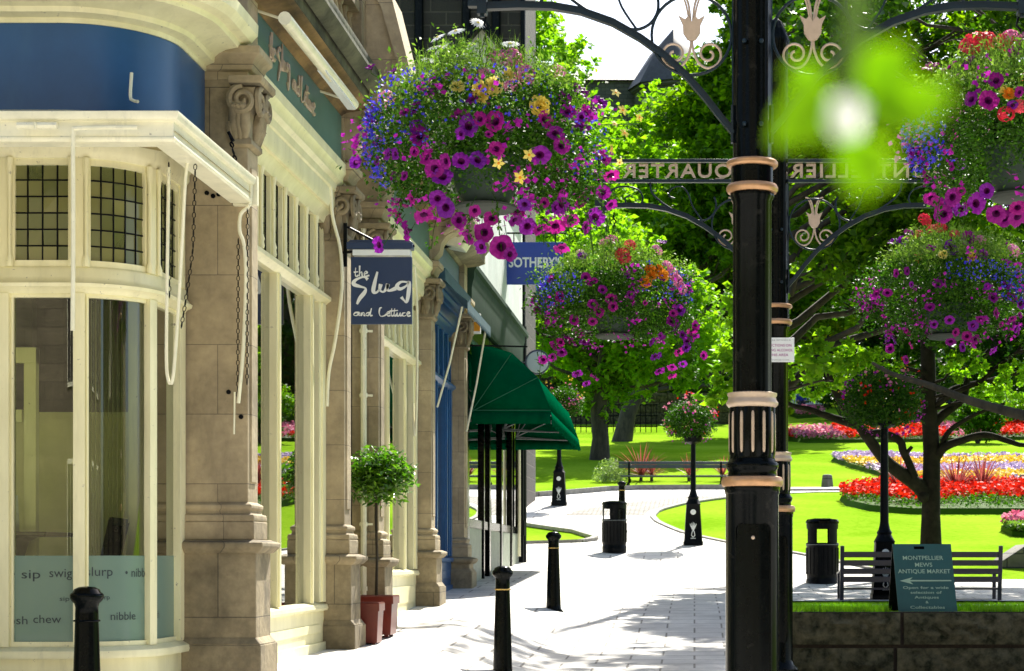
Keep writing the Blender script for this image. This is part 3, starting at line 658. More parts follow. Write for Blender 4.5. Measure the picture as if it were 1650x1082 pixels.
FM = {
 'petunia': [petunia_mesh('petunia_a', pt_purp, 1), petunia_mesh('petunia_b', pt_viol, 2), petunia_mesh('petunia_c', pt_purp, 3)],
 'geranium': [cluster_mesh('geranium_a', pt_pink, .045, 34, .020, 4)], 'red_geranium': [cluster_mesh('geranium_b', pt_red, .045, 34, .020, 5)],
 'begonia': [rose_mesh('begonia_a', pt_yel, .05, 6)], 'orange_begonia': [rose_mesh('begonia_b', pt_org, .045, 7)],
 'daisy': [star_mesh('daisy_a', pt_whi, pt_yel, 16, .044, .016)], 'yellow_star_flower': [star_mesh('star_a', pt_yel, pt_org, 5, .032, .019)],
}
def put_flower(kind, root, p, nrm, s, rr):
    me = FM[kind][rr.randrange(len(FM[kind]))]; o = bpy.data.objects.new(kind.replace('red_','').replace('orange_',''), me); col.objects.link(o); o.parent = root
    o.location = Vector(p)-WL[root.name]; n = Vector(nrm).normalized() + Vector((rr.uniform(-.55,.55), rr.uniform(-.35,.35), rr.uniform(-.35,.55)))
    q = n.to_track_quat('Z', 'Y').to_euler(); o.rotation_euler = q; o.scale = (s*rr.uniform(.80,1.05), s*rr.uniform(.75,1.05), s)
    return o
def basket(label, x, y, zc, rx, rz, ztop, seed, spec, leaves=11000, lobelia=None, group='hanging flower baskets', trail=None, bits=None, name='hanging_basket', bowl=True, lsize=.028):
    """zc centre of the planting, rx/rz its radii; bowl below; hung from ztop"""
    rr = random.Random(seed); rg = np.random.default_rng(seed); root = thing(name, label, 'flower basket', (x, y, zc-rz*.8), group)
    bz = zc-rz*.78                                                        # bottom of the bowl
    if bowl:
        mb = MB(); k = rx/.63; mb.lathe((x,y,0), [(.0,bz+.02),(.12*k,bz+.02),(.17*k,bz+.12),(.20*k,bz+.26),(.205*k,bz+.27),(.19*k,bz+.26),(.0,bz+.22)], 32); bo = obj('bowl', mb, bowlgr, root)
        mb = MB(); mb.lathe((x,y,0), [(.10*k,bz-.012),(.15*k,bz-.008),(.165*k,bz+.006),(.165*k,bz+.018),(.10*k,bz+.021)], 32); obj('drip_saucer', mb, saucer, bo)
        if ztop:
            ch = MB()
            for a in (90, 210, 330):
                e = Vector((x+.2*k*math.cos(R(a)), y+.2*k*math.sin(R(a)), bz+.26)); t = Vector((x, y, ztop-.10)); L = (t-e).length; nl = int(L/.035)
                for i in range(nl):
                    c_ = e.lerp(t, (i+.5)/nl); d = (t-e).normalized()*.017
                    sd_ = Vector((.006,0,0)) if i % 2 else Vector((0,.006,0)); ch.tube([c_-d, c_-d*.6+sd_, c_+d*.6+sd_, c_+d, c_+d*.6-sd_, c_-d*.6-sd_, c_-d], .0028, 4, cap=False)
            ch.tube([(x,y,ztop-.10),(x+.012,y,ztop-.07),(x-.01,y,ztop-.045),(x,y,ztop)], .007, 6); obj('hanging_chain', ch, blackm, root)
    # planting: lumpy dome of small leaves, sprays above, trails below
    n = int(leaves*1.9); lum = in_ball(60, rg, .8); d = in_ball(n, rg, .15); idx = rg.integers(0, 60, n)
    p = np.where(rg.random((n,1)) < .55, lum[idx]+rg.normal(0, .13, (n,3)), d); p[:,2] = np.where(p[:,2] < -.75, p[:,2]*.5, p[:,2])
    low = (np.hypot(p[:,0], p[:,1]) < .42) & (p[:,2] < -.28); p = p[~low]
    P1 = p*np.array([rx, rx, rz])+np.array([x,y,zc])
    topm = p[:,2] > .45
    V1, F1 = leaf_quads(P1[~topm], lsize, rg, .3); obj('foliage', (V1, F1), lf_small, root)
    V2, F2 = leaf_quads(P1[topm] + rg.normal(0,.02,(topm.sum(),3)), lsize*1.05, rg, .2, aspect=.4)
    # feathery sprays
    m = int(leaves*.11); sp = in_ball(m, rg, .85); sp[:,2] = np.abs(sp[:,2])*.9+.25; S = sp*np.array([rx*.85, rx*.85, rz*.95])+np.array([x,y,zc]); h = rg.uniform(.03,.11,m)*rx/.63; dx = rg.normal(0,.03,(m,2)); wv = .0022
    a = rg.uniform(0,PI,m); V = np.zeros((m,3,3)); V[:,0] = S-np.c_[np.cos(a)*wv,np.sin(a)*wv,h*.3]; V[:,1] = S+np.c_[np.cos(a)*wv,np.sin(a)*wv,-h*.3]; V[:,2] = S+np.c_[dx, h]
    obj('pale_foliage', (V2, F2), lf_pale, root); obj('feathery_spray', (V.reshape(-1,3), np.arange(3*m).reshape(m,3)), lf_pale, root)
    if trail:
        pts = []
        for tx, ty, z0, z1, nn in trail:                                  # hanging stems with leaves
            for i in range(nn):
                u = i/nn; q = (x+tx*(1+.12*math.sin(u*2))+rr.uniform(-.03,.03), y+ty+rr.uniform(-.04,.04), z0+(z1-z0)*u+rr.uniform(-.02,.02)); pts.append(q)
            st = MB(); st.tube([(x+tx*.6, y+ty*.6, z0+.08), (x+tx, y+ty, z0), (x+tx*1.08, y+ty, (z0+z1)/2), (x+tx*1.12, y+ty, z1)], .0025, 4); obj('trailing_stem', st, lf_small, root)
        obj('trailing_foliage', leaf_quads(np.array(pts), lsize*1.1, rg, .2), lf_small, root)
    if lobelia:
        pts = []
        for (a0, a1, z0, z1, nn) in lobelia:                              # azimuth range (deg, -90 faces the camera) and height range on the dome
            a = np.radians(rg.uniform(a0, a1, nn)); zz = rg.uniform(z0, z1, nn); r_ = np.sqrt(np.clip(1-zz**2*.8, .1, 1))*rg.uniform(.97, 1.08, nn)
            pts.append(np.c_[x+rx*r_*np.cos(a), y+rx*r_*np.sin(a), zc+rz*zz])
        pts = np.concatenate(pts); V, Fc = leaf_quads(pts, .017, rg, .1, aspect=.95, fold=.1); lb = obj('lobelia', (V, Fc), fl_lob, root); lb['kind'] = 'stuff'
    for kind, px, py, s in (bits or []):                                  # flowers met in the photograph, set on the dome's front
        X_ = PX(px, y); Z_ = PZ(py, y); u = (X_-x)/(rx*1.03); v = (Z_-zc)/(rz*1.03); q = u*u+v*v
        dep = -math.sqrt(max(0, 1-q)); yy_ = y+dep*rx; f = yy_/y; pos = (X_*f, yy_, Z_*f); nn_ = Vector((u, dep if q < 1 else -.4, v+.1))
        put_flower(kind, root, pos, nn_ + Vector((0,-.55,0)), s, rr)
        if v > .85 or q > 1.25:
            sm_ = MB(); sm_.tube([(x+(pos[0]-x)*.75, y+(pos[1]-y)*.7, zc+(pos[2]-zc)*.7), Vector(pos)+Vector((0,.02,-.03)), Vector(pos)+Vector((0,.006,-.006))], .0022, 4); obj('flower_stem', sm_, lf_small, root)
    tf = in_ball(46, rg, .97); tf = tf[(tf[:,2] < .45) & (tf[:,2] > -.9)]; q_ = tf[rg.integers(0, len(tf), 620)] + rg.normal(0, .075, (620, 3)); q_ = q_[(np.hypot(q_[:,0], q_[:,1]) > .5)]
    sb_ = obj('small_blossoms', leaf_quads(q_*np.array([rx, rx, rz])*1.05+np.array([x,y,zc]), .030, rg, .1, aspect=.95, fold=.1), fl_mag, root); sb_['kind'] = 'stuff'
    for i in range(int(spec[0][1]*.9)):                                   # small ones low on the near side
        a = rr.uniform(-PI, 0); zz = rr.uniform(-.95, .25); r_ = math.sqrt(max(.05, 1-zz*zz*.9))*1.02
        if abs(math.cos(a)*r_) < .4 and zz < -.3: continue
        put_flower('petunia', root, (x+rx*math.cos(a)*r_, y+rx*math.sin(a)*r_, zc+rz*zz), Vector((math.cos(a), math.sin(a)-.3, zz)), rr.uniform(.45,.85), rr)
    for kind, cnt, z0, z1, s in spec:                                     # others all round
        for i in range(cnt):
            a = rr.uniform(-.15, PI+.15); zz = rr.uniform(z0, z1); r_ = math.sqrt(max(.05, 1-zz*zz*.9))*1.03; nn_ = Vector((math.cos(a)*r_, math.sin(a)*r_, zz)); put_flower(kind, root, (x+rx*nn_.x, y+rx*nn_.y, zc+rz*nn_.z), nn_, s, rr)
    return root
PET = 'petunia'
b1 = [(PET,x,y,s) for x,y,s in ((676,219,1.25),(688,253,1.15),(713,285,1.2),(700,272,1.1),(641,347,.9),(683,347,1.2),(718,335,1.2),(741,185,1.15),(755,203,1.2),(798,196,1.2),(770,258,1.1),(743,260,1.0),
      (870,250,1.2),(800,240,.8),(668,175,.9),(673,206,.9),(910,158,.9),(935,147,1.0),(967,165,1.0),(915,180,.9),(945,183,1.15),(938,205,.9),(878,193,1.1),(895,215,.9),(905,235,1.0),(972,255,.9),(985,283,1.0),(972,310,.9),
      (960,350,1.2),(945,365,1.0),(920,355,1.0),(895,365,1.1),(870,370,1.0),(850,365,1.0),(905,330,1.0),(935,325,.9),(780,375,1.1),(792,352,.9),(775,398,1.0),(808,398,1.3),(740,355,.9),(765,340,.8),(762,160,1.0),(700,143,.8),(718,260,.8),
      (604,200,.0),(610,395,.9),(655,372,1.1),(573,262,.8),(597,108,.7),(573,230,.7),(633,115,.7),(845,330,.8),(705,320,.9),(830,355,1.0),(905,400,1.0),(755,383,.9),(985,330,.8),(822,410,.8)) if s] + \
     [('begonia',x,y,s) for x,y,s in ((782,150,1.4),(797,141,1.2),(868,173,1.35),(737,142,.9),(820,125,.95))] + [('geranium',x,y,s) for x,y,s in ((812,97,1.3),(826,96,1.25),(845,121,1.2),(798,95,1.0),(778,117,.7),(822,140,.8))] + \
     [('daisy',x,y,s) for x,y,s in ((706,62,1.4),(712,80,1.3),(735,52,1.4),(700,78,1.2),(722,103,1.2),(745,90,1.0),(822,72,1.3),(760,75,1.0),(770,38,1.3),(690,98,1.0),(752,110,.9))] + [('yellow_star_flower',x,y,s) for x,y,s in ((803,263,1.3),(852,250,1.2),(838,286,1.4),(992,150,1.1),(1003,178,1.1),(990,200,1.0),(1006,215,1.1),(985,240,1.0),(998,262,1.0),(1030,190,1.0))]
CB = (PX(783, 10), 10.0)
basket('biggest hanging basket, before the shop signs, topped with white daisies and yellow begonias', CB[0], 10.0, PZ(228,10), .62, .47, PZ(28,10), 11,
       [(PET, 19, -.8, .5, 1.0), ('geranium', 4, .5, .9, 1.1)], 15000, [(-205,-155,-.45,.35,520),(-160,-110,-.3,.6,260),(-110,-50,-.1,.6,150),(-50,10,-.5,.2,90)], bits=b1,
       trail=[(.52,-.1,1.95,1.62,40),(.42,-.25,1.9,1.64,40),(.30,-.3,1.85,1.62,36),(.6,.1,1.95,1.66,36),(-.4,-.25,1.88,1.72,24),(.1,-.38,1.83,1.66,24),(-.05,-.3,1.82,1.62,20),(.5,.35,1.95,1.64,30),(-.3,.3,1.9,1.7,20)], lsize=.026)
b2 = [(PET,x,y,s) for x,y,s in ((902,478,1.1),(985,482,1.1),(965,502,1.1),(955,490,1.0),(925,516,1.0),(988,494,1.0),(955,518,.9),(938,413,1.1),(953,455,.9),(860,482,1.0),(892,557,1.0),(903,552,1.0),(905,568,1.0),(875,580,.9),(890,576,.9),
      (930,602,1.1),(958,608,.9),(945,618,.8),(1057,574,1.1),(1063,598,1.0),(1083,592,1.0),(1083,606,1.0),(1100,587,.9),(1094,567,1.0),(1113,545,1.0),(1115,533,1.0),(1108,550,.9),(1121,525,1.0),(1106,560,.9),(1083,518,1.1),(1095,500,1.0),(1085,505,.9),(1100,540,1.0),(1066,390,.9),(1065,448,.9),(1095,455,.9),(865,500,.8),(1121,542,.8),(1134,573,.8),(888,450,.9),(870,465,.8))] + \
     [('red_geranium',1003,410,1.5),('red_geranium',1015,396,1.3),('red_geranium',1008,418,1.2),('geranium',985,388,1.2),('geranium',972,392,.9)] + [('orange_begonia',x,y,1.3) for x,y in ((1040,455),(1046,437),(1062,438),(1067,446),(1050,447))] + [('geranium',x,y,1.1) for x,y in ((1075,430),(1083,440),(1090,452),(1098,466))]
basket('smaller further basket below the biggest one, with coral and orange blooms and bare green bowl', PX(990,15.7), 15.7, PZ(478,15.7), .62, .44, 2.90, 12,
       [(PET, 18, -.8, .3, 1.0), ('geranium', 3, .5, .9, 1.1)], 11000, [(-200,-110,-.3,.3,480),(-70,10,-.2,.5,220)], bits=b2,
       trail=[(.6,-.1,2.05,1.5,50),(.5,-.3,2.0,1.45,50),(.62,.2,2.1,1.5,44),(-.55,-.2,2.0,1.5,40),(-.45,-.3,1.95,1.45,36),(.2,-.4,1.9,1.6,20)], lsize=.032)
b3 = [(PET,x,y,s) for x,y,s in ((1500,108,1.1),(1530,107,.9),(1605,130,1.0),(1593,162,1.1),(1565,160,.9),(1520,345,1.2),(1548,338,1.0),(1573,328,1.2),(1590,308,1.0),(1605,345,1.2),(1618,352,1.2),(1535,318,1.0),(1640,350,1.1),(1510,325,.8),(1560,100,.9),(1650,60,1.1),(1500,320,.9),(1635,85,.9),(1640,335,1.0))] + \
     [('red_geranium',1572,72,1.7),('red_geranium',1586,70,1.5),('red_geranium',1562,78,1.4),('red_geranium',1620,70,1.2),('red_geranium',1621,184,1.0),('red_geranium',1643,172,.8),('geranium',1630,63,1.2),('orange_begonia',1625,155,.9),('begonia',1618,148,.6)]
basket('large hanging basket at the right edge beyond the blurred sprig, red geraniums on top', XN+1.43, 10.0, PZ(215,10), .58, .45, PZ(28,10), 13,
       [(PET, 24, -.8, .3, 1.0), ('red_geranium', 6, .4, .9, 1.0), ('geranium', 4, .3, .9, 1.0)], 14000, [(-190,-140,-.5,.1,420)], bits=b3,
       trail=[(-.42,-.2,1.98,1.75,30),(-.3,-.3,1.95,1.75,30),(0,-.4,1.95,1.7,30)], lsize=.026)
b4 = [(PET,x,y,s) for x,y,s in ((1512,458,.9),(1498,495,.9),(1530,516,.9),(1505,523,.8),(1540,536,.9),(1558,542,.9),(1532,551,.9),(1551,560,.8),(1572,547,.9),(1568,525,1.0),(1434,562,1.1),(1430,545,.9),(1460,580,.9),(1412,473,.9),(1440,390,1.1),(1455,388,1.0),(1465,375,.9),(1533,400,1.6),(1560,385,1.5),(1500,400,.9),(1620,460,1.0),(1630,480,1.1),(1600,480,1.0),(1605,505,1.0),(1645,490,1.0),(1638,530,.9),(1580,515,.8),(1430,472,.9),(1585,410,.9),(1600,565,1.0),(1640,530,1.1),(1625,395,.9))] + \
     [('red_geranium',x,y,s) for x,y,s in ((1490,355,1.3),(1505,372,1.4),(1516,368,1.3),(1480,378,1.0),(1538,378,1.0))] + [('begonia',1518,412,1.1),('begonia',1567,418,1.1)] + [('geranium',1632,405,1.5),('geranium',1580,388,1.1)]
basket('lower basket under the right hand arm with many small purple petunias hanging against dark leaves', XF+1.45, 15.7, PZ(470,15.7), .66, .50, 2.90, 14,
       [(PET, 18, -.8, .3, 1.0), ('red_geranium', 3, .5, .9, 1.0)], 12000, [(-100,-60,.0,.35,160),(-60,0,-.3,.3,460)], bits=b4,
       trail=[(-.5,-.2,2.0,1.6,40),(-.4,-.3,1.9,1.6,40),(.2,-.4,1.9,1.6,30),(.4,-.4,1.9,1.6,30)], lsize=.032)

# ------------------------------------------------------------------ out-of-focus sprig close to the lens
def sprig():
    d = .40; root = thing('leafy_sprig', 'bright blurred green sprig with a white blossom hanging close to the lens', 'sprig', P(1372, 170, d))
    lf = leafmat('sprig_leaf', (.22,.40,.008), (.28,.46,.01), .6, tcol=(1.55,1.5,.3)); wh = petal('blossom_white', (.95,.95,.95), (.97,.97,.97), .7)
    def leaf(mb, a, b, wd, bend=.15, tilt=0):
        a = Vector(a); b = Vector(b); t = b-a; L = t.length; t.normalize(); s = t.cross(Vector((0,1,0))).normalized(); s = (s*math.cos(tilt)+Vector((0,1,0))*math.sin(tilt)).normalized(); nn = t.cross(s); vs = []
        N = 10
        for side in (0, 1):
            for i in range(N+1):
                u = i/N; wv = wd*math.sin(PI*min(1,u**.8))**.75*.5
                for j in range(5):
                    v = (j/4-.5)*2; vs.append(a + t*L*u + s*wv*v + nn*(abs(v)*wv*.25 - bend*L*u*u*.5 - side*.0003))
        f = [(i*5+j, i*5+j+1, (i+1)*5+j+1, (i+1)*5+j) for i in range(N) for j in range(4)]; k = 5*(N+1)
        mb.add(vs, f + [tuple(q+k for q in ff[::-1]) for ff in f])
    for (x0,y0,x1,y1,wd,dd) in ((1390,150,1460,70,.012,.00),(1400,200,1540,140,.0125,.006),(1345,150,1250,230,.012,-.006),(1330,130,1262,110,.006,.01),(1375,215,1400,320,.0115,.0),(1395,160,1500,200,.011,-.005),(1335,140,1290,205,.010,.012),(1390,230,1440,300,.008,.01)):
        mb = MB(); leaf(mb, P(x0,y0,d), P(x1,y1,d+dd), wd*1.05, .15, .3); obj('leaf', mb, lf, root, ang=80)
    mb = MB()
    for k, (x1, y1) in enumerate(((1352,222),(1338,190),(1372,150),(1385,172))): leaf(mb, P(1362,190,d-.002), P(x1,y1,d-.004), .0085, .1, .3)
    obj('blossom', mb, wh, root, ang=80)
    st = MB(); st.tube([P(1388,-420,d+.05), P(1385,-120,d+.02), P(1378,60,d+.006), P(1368,130,d), P(1362,190,d), P(1374,215,d)], [.0032,.0032,.0028,.0018,.0012,.0008], 8); obj('stem', st, lf_pale, root)
sprig()
# ------------------------------------------------------------------ shop row
XS, XP, XW = -2.95, -2.88, -3.13           # planes of pilaster shafts, pedestals, windows
pub = thing('public_house', 'stone fronted pub with curved cream bay window, blue and green signboards and leaded lights', 'building', (-4.5, 14.3, -.9))
def capital(mb, x0, x1, ya, yb, z0, z1, nearf=True):
    """Ionic-Corinthian capital round a pilaster head: bell, leaves, volutes, abacus"""
    h = z1-z0; w_ = x1
    mb.sweep([(x0, ya), (x1, ya), (x1, yb)], [(0,z0),(.03,z0+.02),(.03,z0+.05),(.01,z0+.07),(.02,z0+h*.5),(.06,z0+h*.85),(.06,z0+h*.86),(0,z0+h*.86)])
    mb.sweep([(x0, ya), (x1, ya), (x1, yb)], [(0,z1-.055),(.10,z1-.05),(.12,z1-.03),(.12,z1),(0,z1)])
    for (cx, cy, ax) in ((x1-.02, ya-.075, 'y'),)+(((x1-.22, ya-.075, 'y'),) if x1-x0 > .2 else ())+( (x1+.075, ya+.03, 'x'), (x1+.075, yb-.05, 'x')):
        pts = []
        for i in range(30):
            t = i/29; a = PI*.5+t*2*PI*1.8*(1 if cx == x1-.02 or ax == 'x' else -1); r = .085*(1-t)+.012
            pts.append((cx+r*math.cos(a), cy, z1-.15+r*math.sin(a)) if ax == 'y' else (cx, cy+r*math.cos(a), z1-.15+r*math.sin(a)))
        mb.tube(pts, [.024-.010*i/29 for i in range(30)], 6)
    for k in range(5):                                                    # acanthus leaves
        t = k/4; 
        if t < .62: px_, py_, ox, oy = x0+(x1-x0)*(.25+t*1.2), ya, 0, -1
        else: px_, py_, ox, oy = x1, ya+(yb-ya)*(t-.4)*1.2, 1, 0
        L = h*.5; pts = [(px_+ox*o, py_+oy*o, z0+.06+L*q) for o, q in ((.01,0),(.03,.35),(.045,.7),(.085,.95),(.10,.86))]
        mb.tube(pts, [.022,.045,.04,.026,.012], 7)
        pts = [(px_+ox*o+oy*.03, py_+oy*o+ox*.03, z0+.05+L*q) for o, q in ((.01,0),(.025,.3),(.05,.5),(.065,.42))]; mb.tube(pts, [.02,.03,.022,.008], 6)
def pilaster(root, d, x0, ground, ledge, w_=.30, ped=.07, zcap=(2.66,3.10), m=stone, top=3.78, bd=.0):
    y0, y1 = d, d+w_; z = ground-.15
    mb = MB(); X1 = XS+ped
    mb.box(x0, X1+.04, y0-ped-.04, y1+ped+.04, z, ground+.22); mb.sweep([(x0, y0-ped), (X1, y0-ped), (X1, y1+ped)], [(0,ground+.22),(.04,ground+.22),(0,ground+.27)])
    mb.box(x0, X1, y0-ped, y1+ped, ground+.22, ledge-.05)
    mb.sweep([(x0, y0-ped), (X1, y0-ped), (X1, y1+ped), (x0+.05, y1+ped)], [(0,ledge-.07),(.02,ledge-.065),(.055,ledge-.03),(.055,ledge),(0,ledge+.02),(-.02,ledge+.02),(-.02,ledge-.07)])
    mb.box(x0, X1-.004, y0-ped+.004, y1+ped-.004, ledge-.05, ledge+.02)
    pd = obj('pedestal', mb, stoneb, root, bevel=.008)
    mb = MB(); b = ped*.75
    mb.box(x0, XS+b, y0-b, y1+b, ledge+.02, ledge+.14)
    mb.sweep([(x0, y0), (XS, y0), (XS, y1), (x0+.05, y1)], [(-.01,ledge+.14),(b*.9,ledge+.14),(b,ledge+.16),(b*.9,ledge+.185),(b*.45,ledge+.19),(b*.35,ledge+.215),(b*.6,ledge+.225),(b*.6,ledge+.25),(.0,ledge+.27),(-.01,ledge+.27)])
    mb.box(x0, XS, y0, y1, ledge+.14, zcap[0]); mb.box(x0+.05 if x0 < XS-.3 else x0+.03, XS+.012, y0+.06, y1-.06, ledge+.40, zcap[0]-.12)
    obj('shaft', mb, m, root, bevel=.006)
    mb = MB(); mb.box(x0, XS-.005, y0+.005, y1-.005, zcap[0], zcap[1]); capital(mb, XS-.10 if x0 < -3.55 else max(x0, XS-.34), XS, y0, y1, zcap[0], zcap[1]); obj('carved_capital', mb, stoneb, root, ang=50)
    mb = MB(); mb.box(x0, XS+.0, y0, y1, zcap[1], top)
    mb.sweep([(x0, y0), (XS, y0), (XS, y1)], [(0,zcap[1]+.05),(.03,zcap[1]+.06),(.06,zcap[1]+.12),(.10,zcap[1]+.15),(.10,zcap[1]+.20),(0,zcap[1]+.22)])
    obj('entablature_block', mb, stone, root, bevel=.006)
# pilaster 1 is the corner pier, wide on the side that faces down the street
pilaster(pub, 12.30, -3.62, -.80, .09, .28, .07, (2.70, 3.15))
pilaster(pub, 15.69, -3.5, -.80, 0.0, .30)
pilaster(pub, 17.40, -3.5, -.74, -.03, .30)
pilaster(pub, 20.87, -3.5, -.56, .05, .30)
# party walls, upper wall, rooms behind
mb = MB()
mb.box(-9, -3.2, 12.32, 12.6, 3.62, 4.3); mb.box(-9,-3.02,12.45,21.2,4.10,4.16)                                    # return wall above the bay roof
mb.box(-9, -5.4, 12.6, 21.2, 4.16, 6.4)
mb.box(-3.5, -3.19, 15.7, 16.0, -1.0, 3.7); mb.box(-3.5, -3.19, 17.4, 17.7, -1.0, 3.7); mb.box(-9, -3.45, 20.9, 21.15, -1, 4.1)
obj('upper_wall', mb, stone, pub, bevel=.01)
mb = MB(); mb.box(-9, -3.14, 12.34, 21.0, 3.70, 3.76); mb.box(-9, -8.9, 7, 21, -1, 3.7); mb.box(-9, -3.75, 12.9, 12.95, -1.1, 1.0) 
mb.box(-8.9, -3.2, 12.4, 21.0, -1.12, -1.06); mb.box(-8.9, -3.3, 11.3, 12.4, -1.18, -1.12)
obj('interior_wall', mb, inner, pub)
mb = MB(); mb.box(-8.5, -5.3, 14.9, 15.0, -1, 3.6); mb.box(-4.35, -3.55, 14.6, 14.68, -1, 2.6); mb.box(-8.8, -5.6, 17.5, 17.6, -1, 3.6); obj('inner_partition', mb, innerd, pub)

# cream door frame, a solid post standing in for a reflection, and sheer curtain
mb = MB(); D_ = 12.25
mb.box(PX(38,D_),PX(58,D_),D_,D_+.06,-1.1,PZ(560,D_)); mb.box(PX(-60,D_),PX(58,D_),D_-.003,D_+.063,PZ(585,D_),PZ(560,D_)); mb.box(PX(-60,D_),PX(34,D_),D_+.01,D_+.05,PZ(680,D_),PZ(660,D_)); mb.box(PX(206,D_),PX(222,D_),D_,D_+.06,-1.1,2.3)  # last post is added in place of a cream reflection in the glass
obj('door_frame_and_reflected_post', mb, cream, pub, bevel=.004)
mb = MB(); vs = []; nn = 60
for i in range(nn+1):
    px_ = 134+72*i/nn; y_ = 12.20+.025*math.sin(i*1.1); vs += [(PX(px_,D_), y_, -1.1), (PX(px_,D_), y_, 2.3)]
mb.add(vs, [(2*i,2*i+2,2*i+3,2*i+1) for i in range(nn)]); m_, nt_, b_ = newmat('sheer_curtain'); b_.inputs['Base Color'].default_value = (.42,.46,.26,1); b_.inputs['Alpha'].default_value = .45; b_.inputs['Roughness'].default_value = .9
obj('sheer_curtain', mb, m_, pub)
# --- curved bay
AR, ACX, ACY = .45, -3.81, 11.75
def bay(s, out=0.0):
    """point at path length s (0 where the straight front meets the curve) and outward normal"""
    if s <= 0: return (ACX+s, ACY-AR-out), (0, -1)
    q = AR*PI/2
    if s < q: a = s/AR; return (ACX+(AR+out)*math.sin(a), ACY-(AR+out)*math.cos(a)), (math.sin(a), -math.cos(a))
    return (ACX+AR+out, ACY+(s-q)), (1, 0)
QS = AR*PI/2; SEND = QS+.53
def baypath(s0, s1, n=26, out=0):
    ss = sorted(set([s0, s1] + [s for s in frange(0, QS, n) if s0 < s < s1] + [x for x in (0, QS) if s0 < x < s1])); return [bay(s, out)[0] for s in ss]
full = baypath(-3.2, SEND)
mb = MB(); mb.sweep(full, [(-.10,-1.3),(0,-1.3),(0,-.62),(-.10,-.62)]); mb.sweep(full, [(0,-1.3),(.03,-1.3),(.03,-1.0),(0,-.97)]); obj('bay_plinth', mb, cream, pub, bevel=0)
def vbar(mb, s, w_, z0, z1, out=.0, dep=.09):
    a = bay(s-w_/2, out)[0]; b = bay(s+w_/2, out)[0]; c = bay(s+w_/2, out-dep)[0]; d_ = bay(s-w_/2, out-dep)[0]
    m_ = bay(s, out+.004)[0]; mb.prism([a, m_, b, c, d_], z0, z1, 'z')
bw = thing  # keep name short
fr = MB()
fr.sweep(full, [(-.09,-.62),(.05,-.62),(.055,-.60),(.05,-.575),(.0,-.55),(-.09,-.55)])
fr.sweep(full, [(-.09,1.60),(.0,1.60),(.012,1.62),(.045,1.635),(.05,1.655),(.03,1.67),(.012,1.70),(.012,1.745),(.0,1.76),(-.09,1.76)])
fr.sweep(full, [(-.09,2.42),(.005,2.42),(.015,2.45),(.03,2.47),(.03,2.51),(.06,2.55),(.06,2.66),(-.09,2.66)])
SP = lambda px: PX(px, 11.3)-ACX
BARS = [(-2.6,.075),(SP(5),.07),(SP(127),.068),(.575,.075),(SEND-.07,.13)]
for s, w_ in BARS: vbar(fr, s, w_, -.55, 1.60, .006)
for s, w_ in BARS: vbar(fr, s, w_*.8, 1.76, 2.42, .006)
for s, w_ in BARS[:4]:
    for o_ in (-1, 1):                                                     # turned colonnettes beside the upper lights
        p = bay(s+o_*w_*.62, .012)[0]; fr.lathe((p[0], p[1], 0), [(.02,1.76),(.024,1.79),(.012,1.83),(.013,2.3),(.02,2.36),(.022,2.42)], 8)
bf = obj('bay_frame', fr, cream, pub, ang=40)
fr2 = MB()
for (s0, _), (s1, _) in zip(BARS, BARS[1:]):
    fr2 = MB(); a = s0+.035; b = s1-.035; pth = baypath(a, b)
    for za, zb in ((-.55,-.52),(1.575,1.60)): fr2.sweep(pth, [(-.06,za),(-.02,za),(-.02,zb),(-.06,zb)])
    for za, zb in ((1.76,1.80),(2.38,2.42)): fr2.sweep(pth, [(-.06,za),(-.008,za),(-.008,zb),(-.06,zb)])
    for s_ in (a+.015, b-.015): vbar(fr2, s_, .035, 1.8, 2.38, -.008, .05)
    vbar(fr2, a+.01, .02, -.52, 1.575, -.02, .04)
    obj('sash', fr2, cream, pub, ang=40)
lg = leafmat('leaded_pane', (.12,.14,.045), (.27,.265,.10), .0, rough=.12, spec=.8); MT['leaded_pane'].node_tree.nodes['Principled BSDF'].inputs['Alpha'].default_value = .8
def pane_sheet(s0, s1, z0, z1, out, n=10):
    mb = MB(); ss = frange(s0, s1, n); vs = []
    for z_ in (z0, z1):
        for s in ss: p = bay(s, out)[0]; vs.append((p[0], p[1], z_))
    mb.add(vs, [(i, i+1, n+1+i+1, n+1+i) for i in range(n)]); return mb
rngp = random.Random(5)
for (s0, _), (s1, _) in zip(BARS, BARS[1:]):
    a = s0+.03; b = s1-.03
    gl = obj('window_pane', pane_sheet(a, b, -.54, 1.59, -.04), glassb, pub)
    obj('frosted_film', pane_sheet(a+.005, b-.005, -.54, .005, -.036), film, gl)
    a += .02; b -= .02; nc = max(1, round((b-a)/.088)); nr = 6; mb = MB(); ld = MB()
    for i in range(nc):
        for j in range(nr):
            u0 = a+(b-a)*i/nc; u1 = a+(b-a)*(i+1)/nc; z0 = 1.79+.60*j/nr; z1 = 1.79+.60*(j+1)/nr; e = [rngp.uniform(-.0035,.0035) for _ in range(4)]
            q = [(*bay(u0+.002, -.03+e[0])[0], z0+.002), (*bay(u1-.002, -.03+e[1])[0], z0+.002), (*bay(u1-.002, -.03+e[2])[0], z1-.002), (*bay(u0+.002, -.03+e[3])[0], z1-.002)]; mb.add(q, [(0,1,2,3)])
    for i in range(nc+1): p = bay(a+(b-a)*i/nc, -.028)[0]; ld.tube([(p[0],p[1],1.79),(p[0],p[1],2.39)], .0055, 5)
    for j in range(nr+1): ld.tube([(*bay(s, -.028)[0], 1.79+.6*j/nr) for s in frange(a, b, 8)], .005, 5)
    up = obj('leaded_light', mb, lg, pub, smooth=False); obj('lead_came', ld, blackm, up)
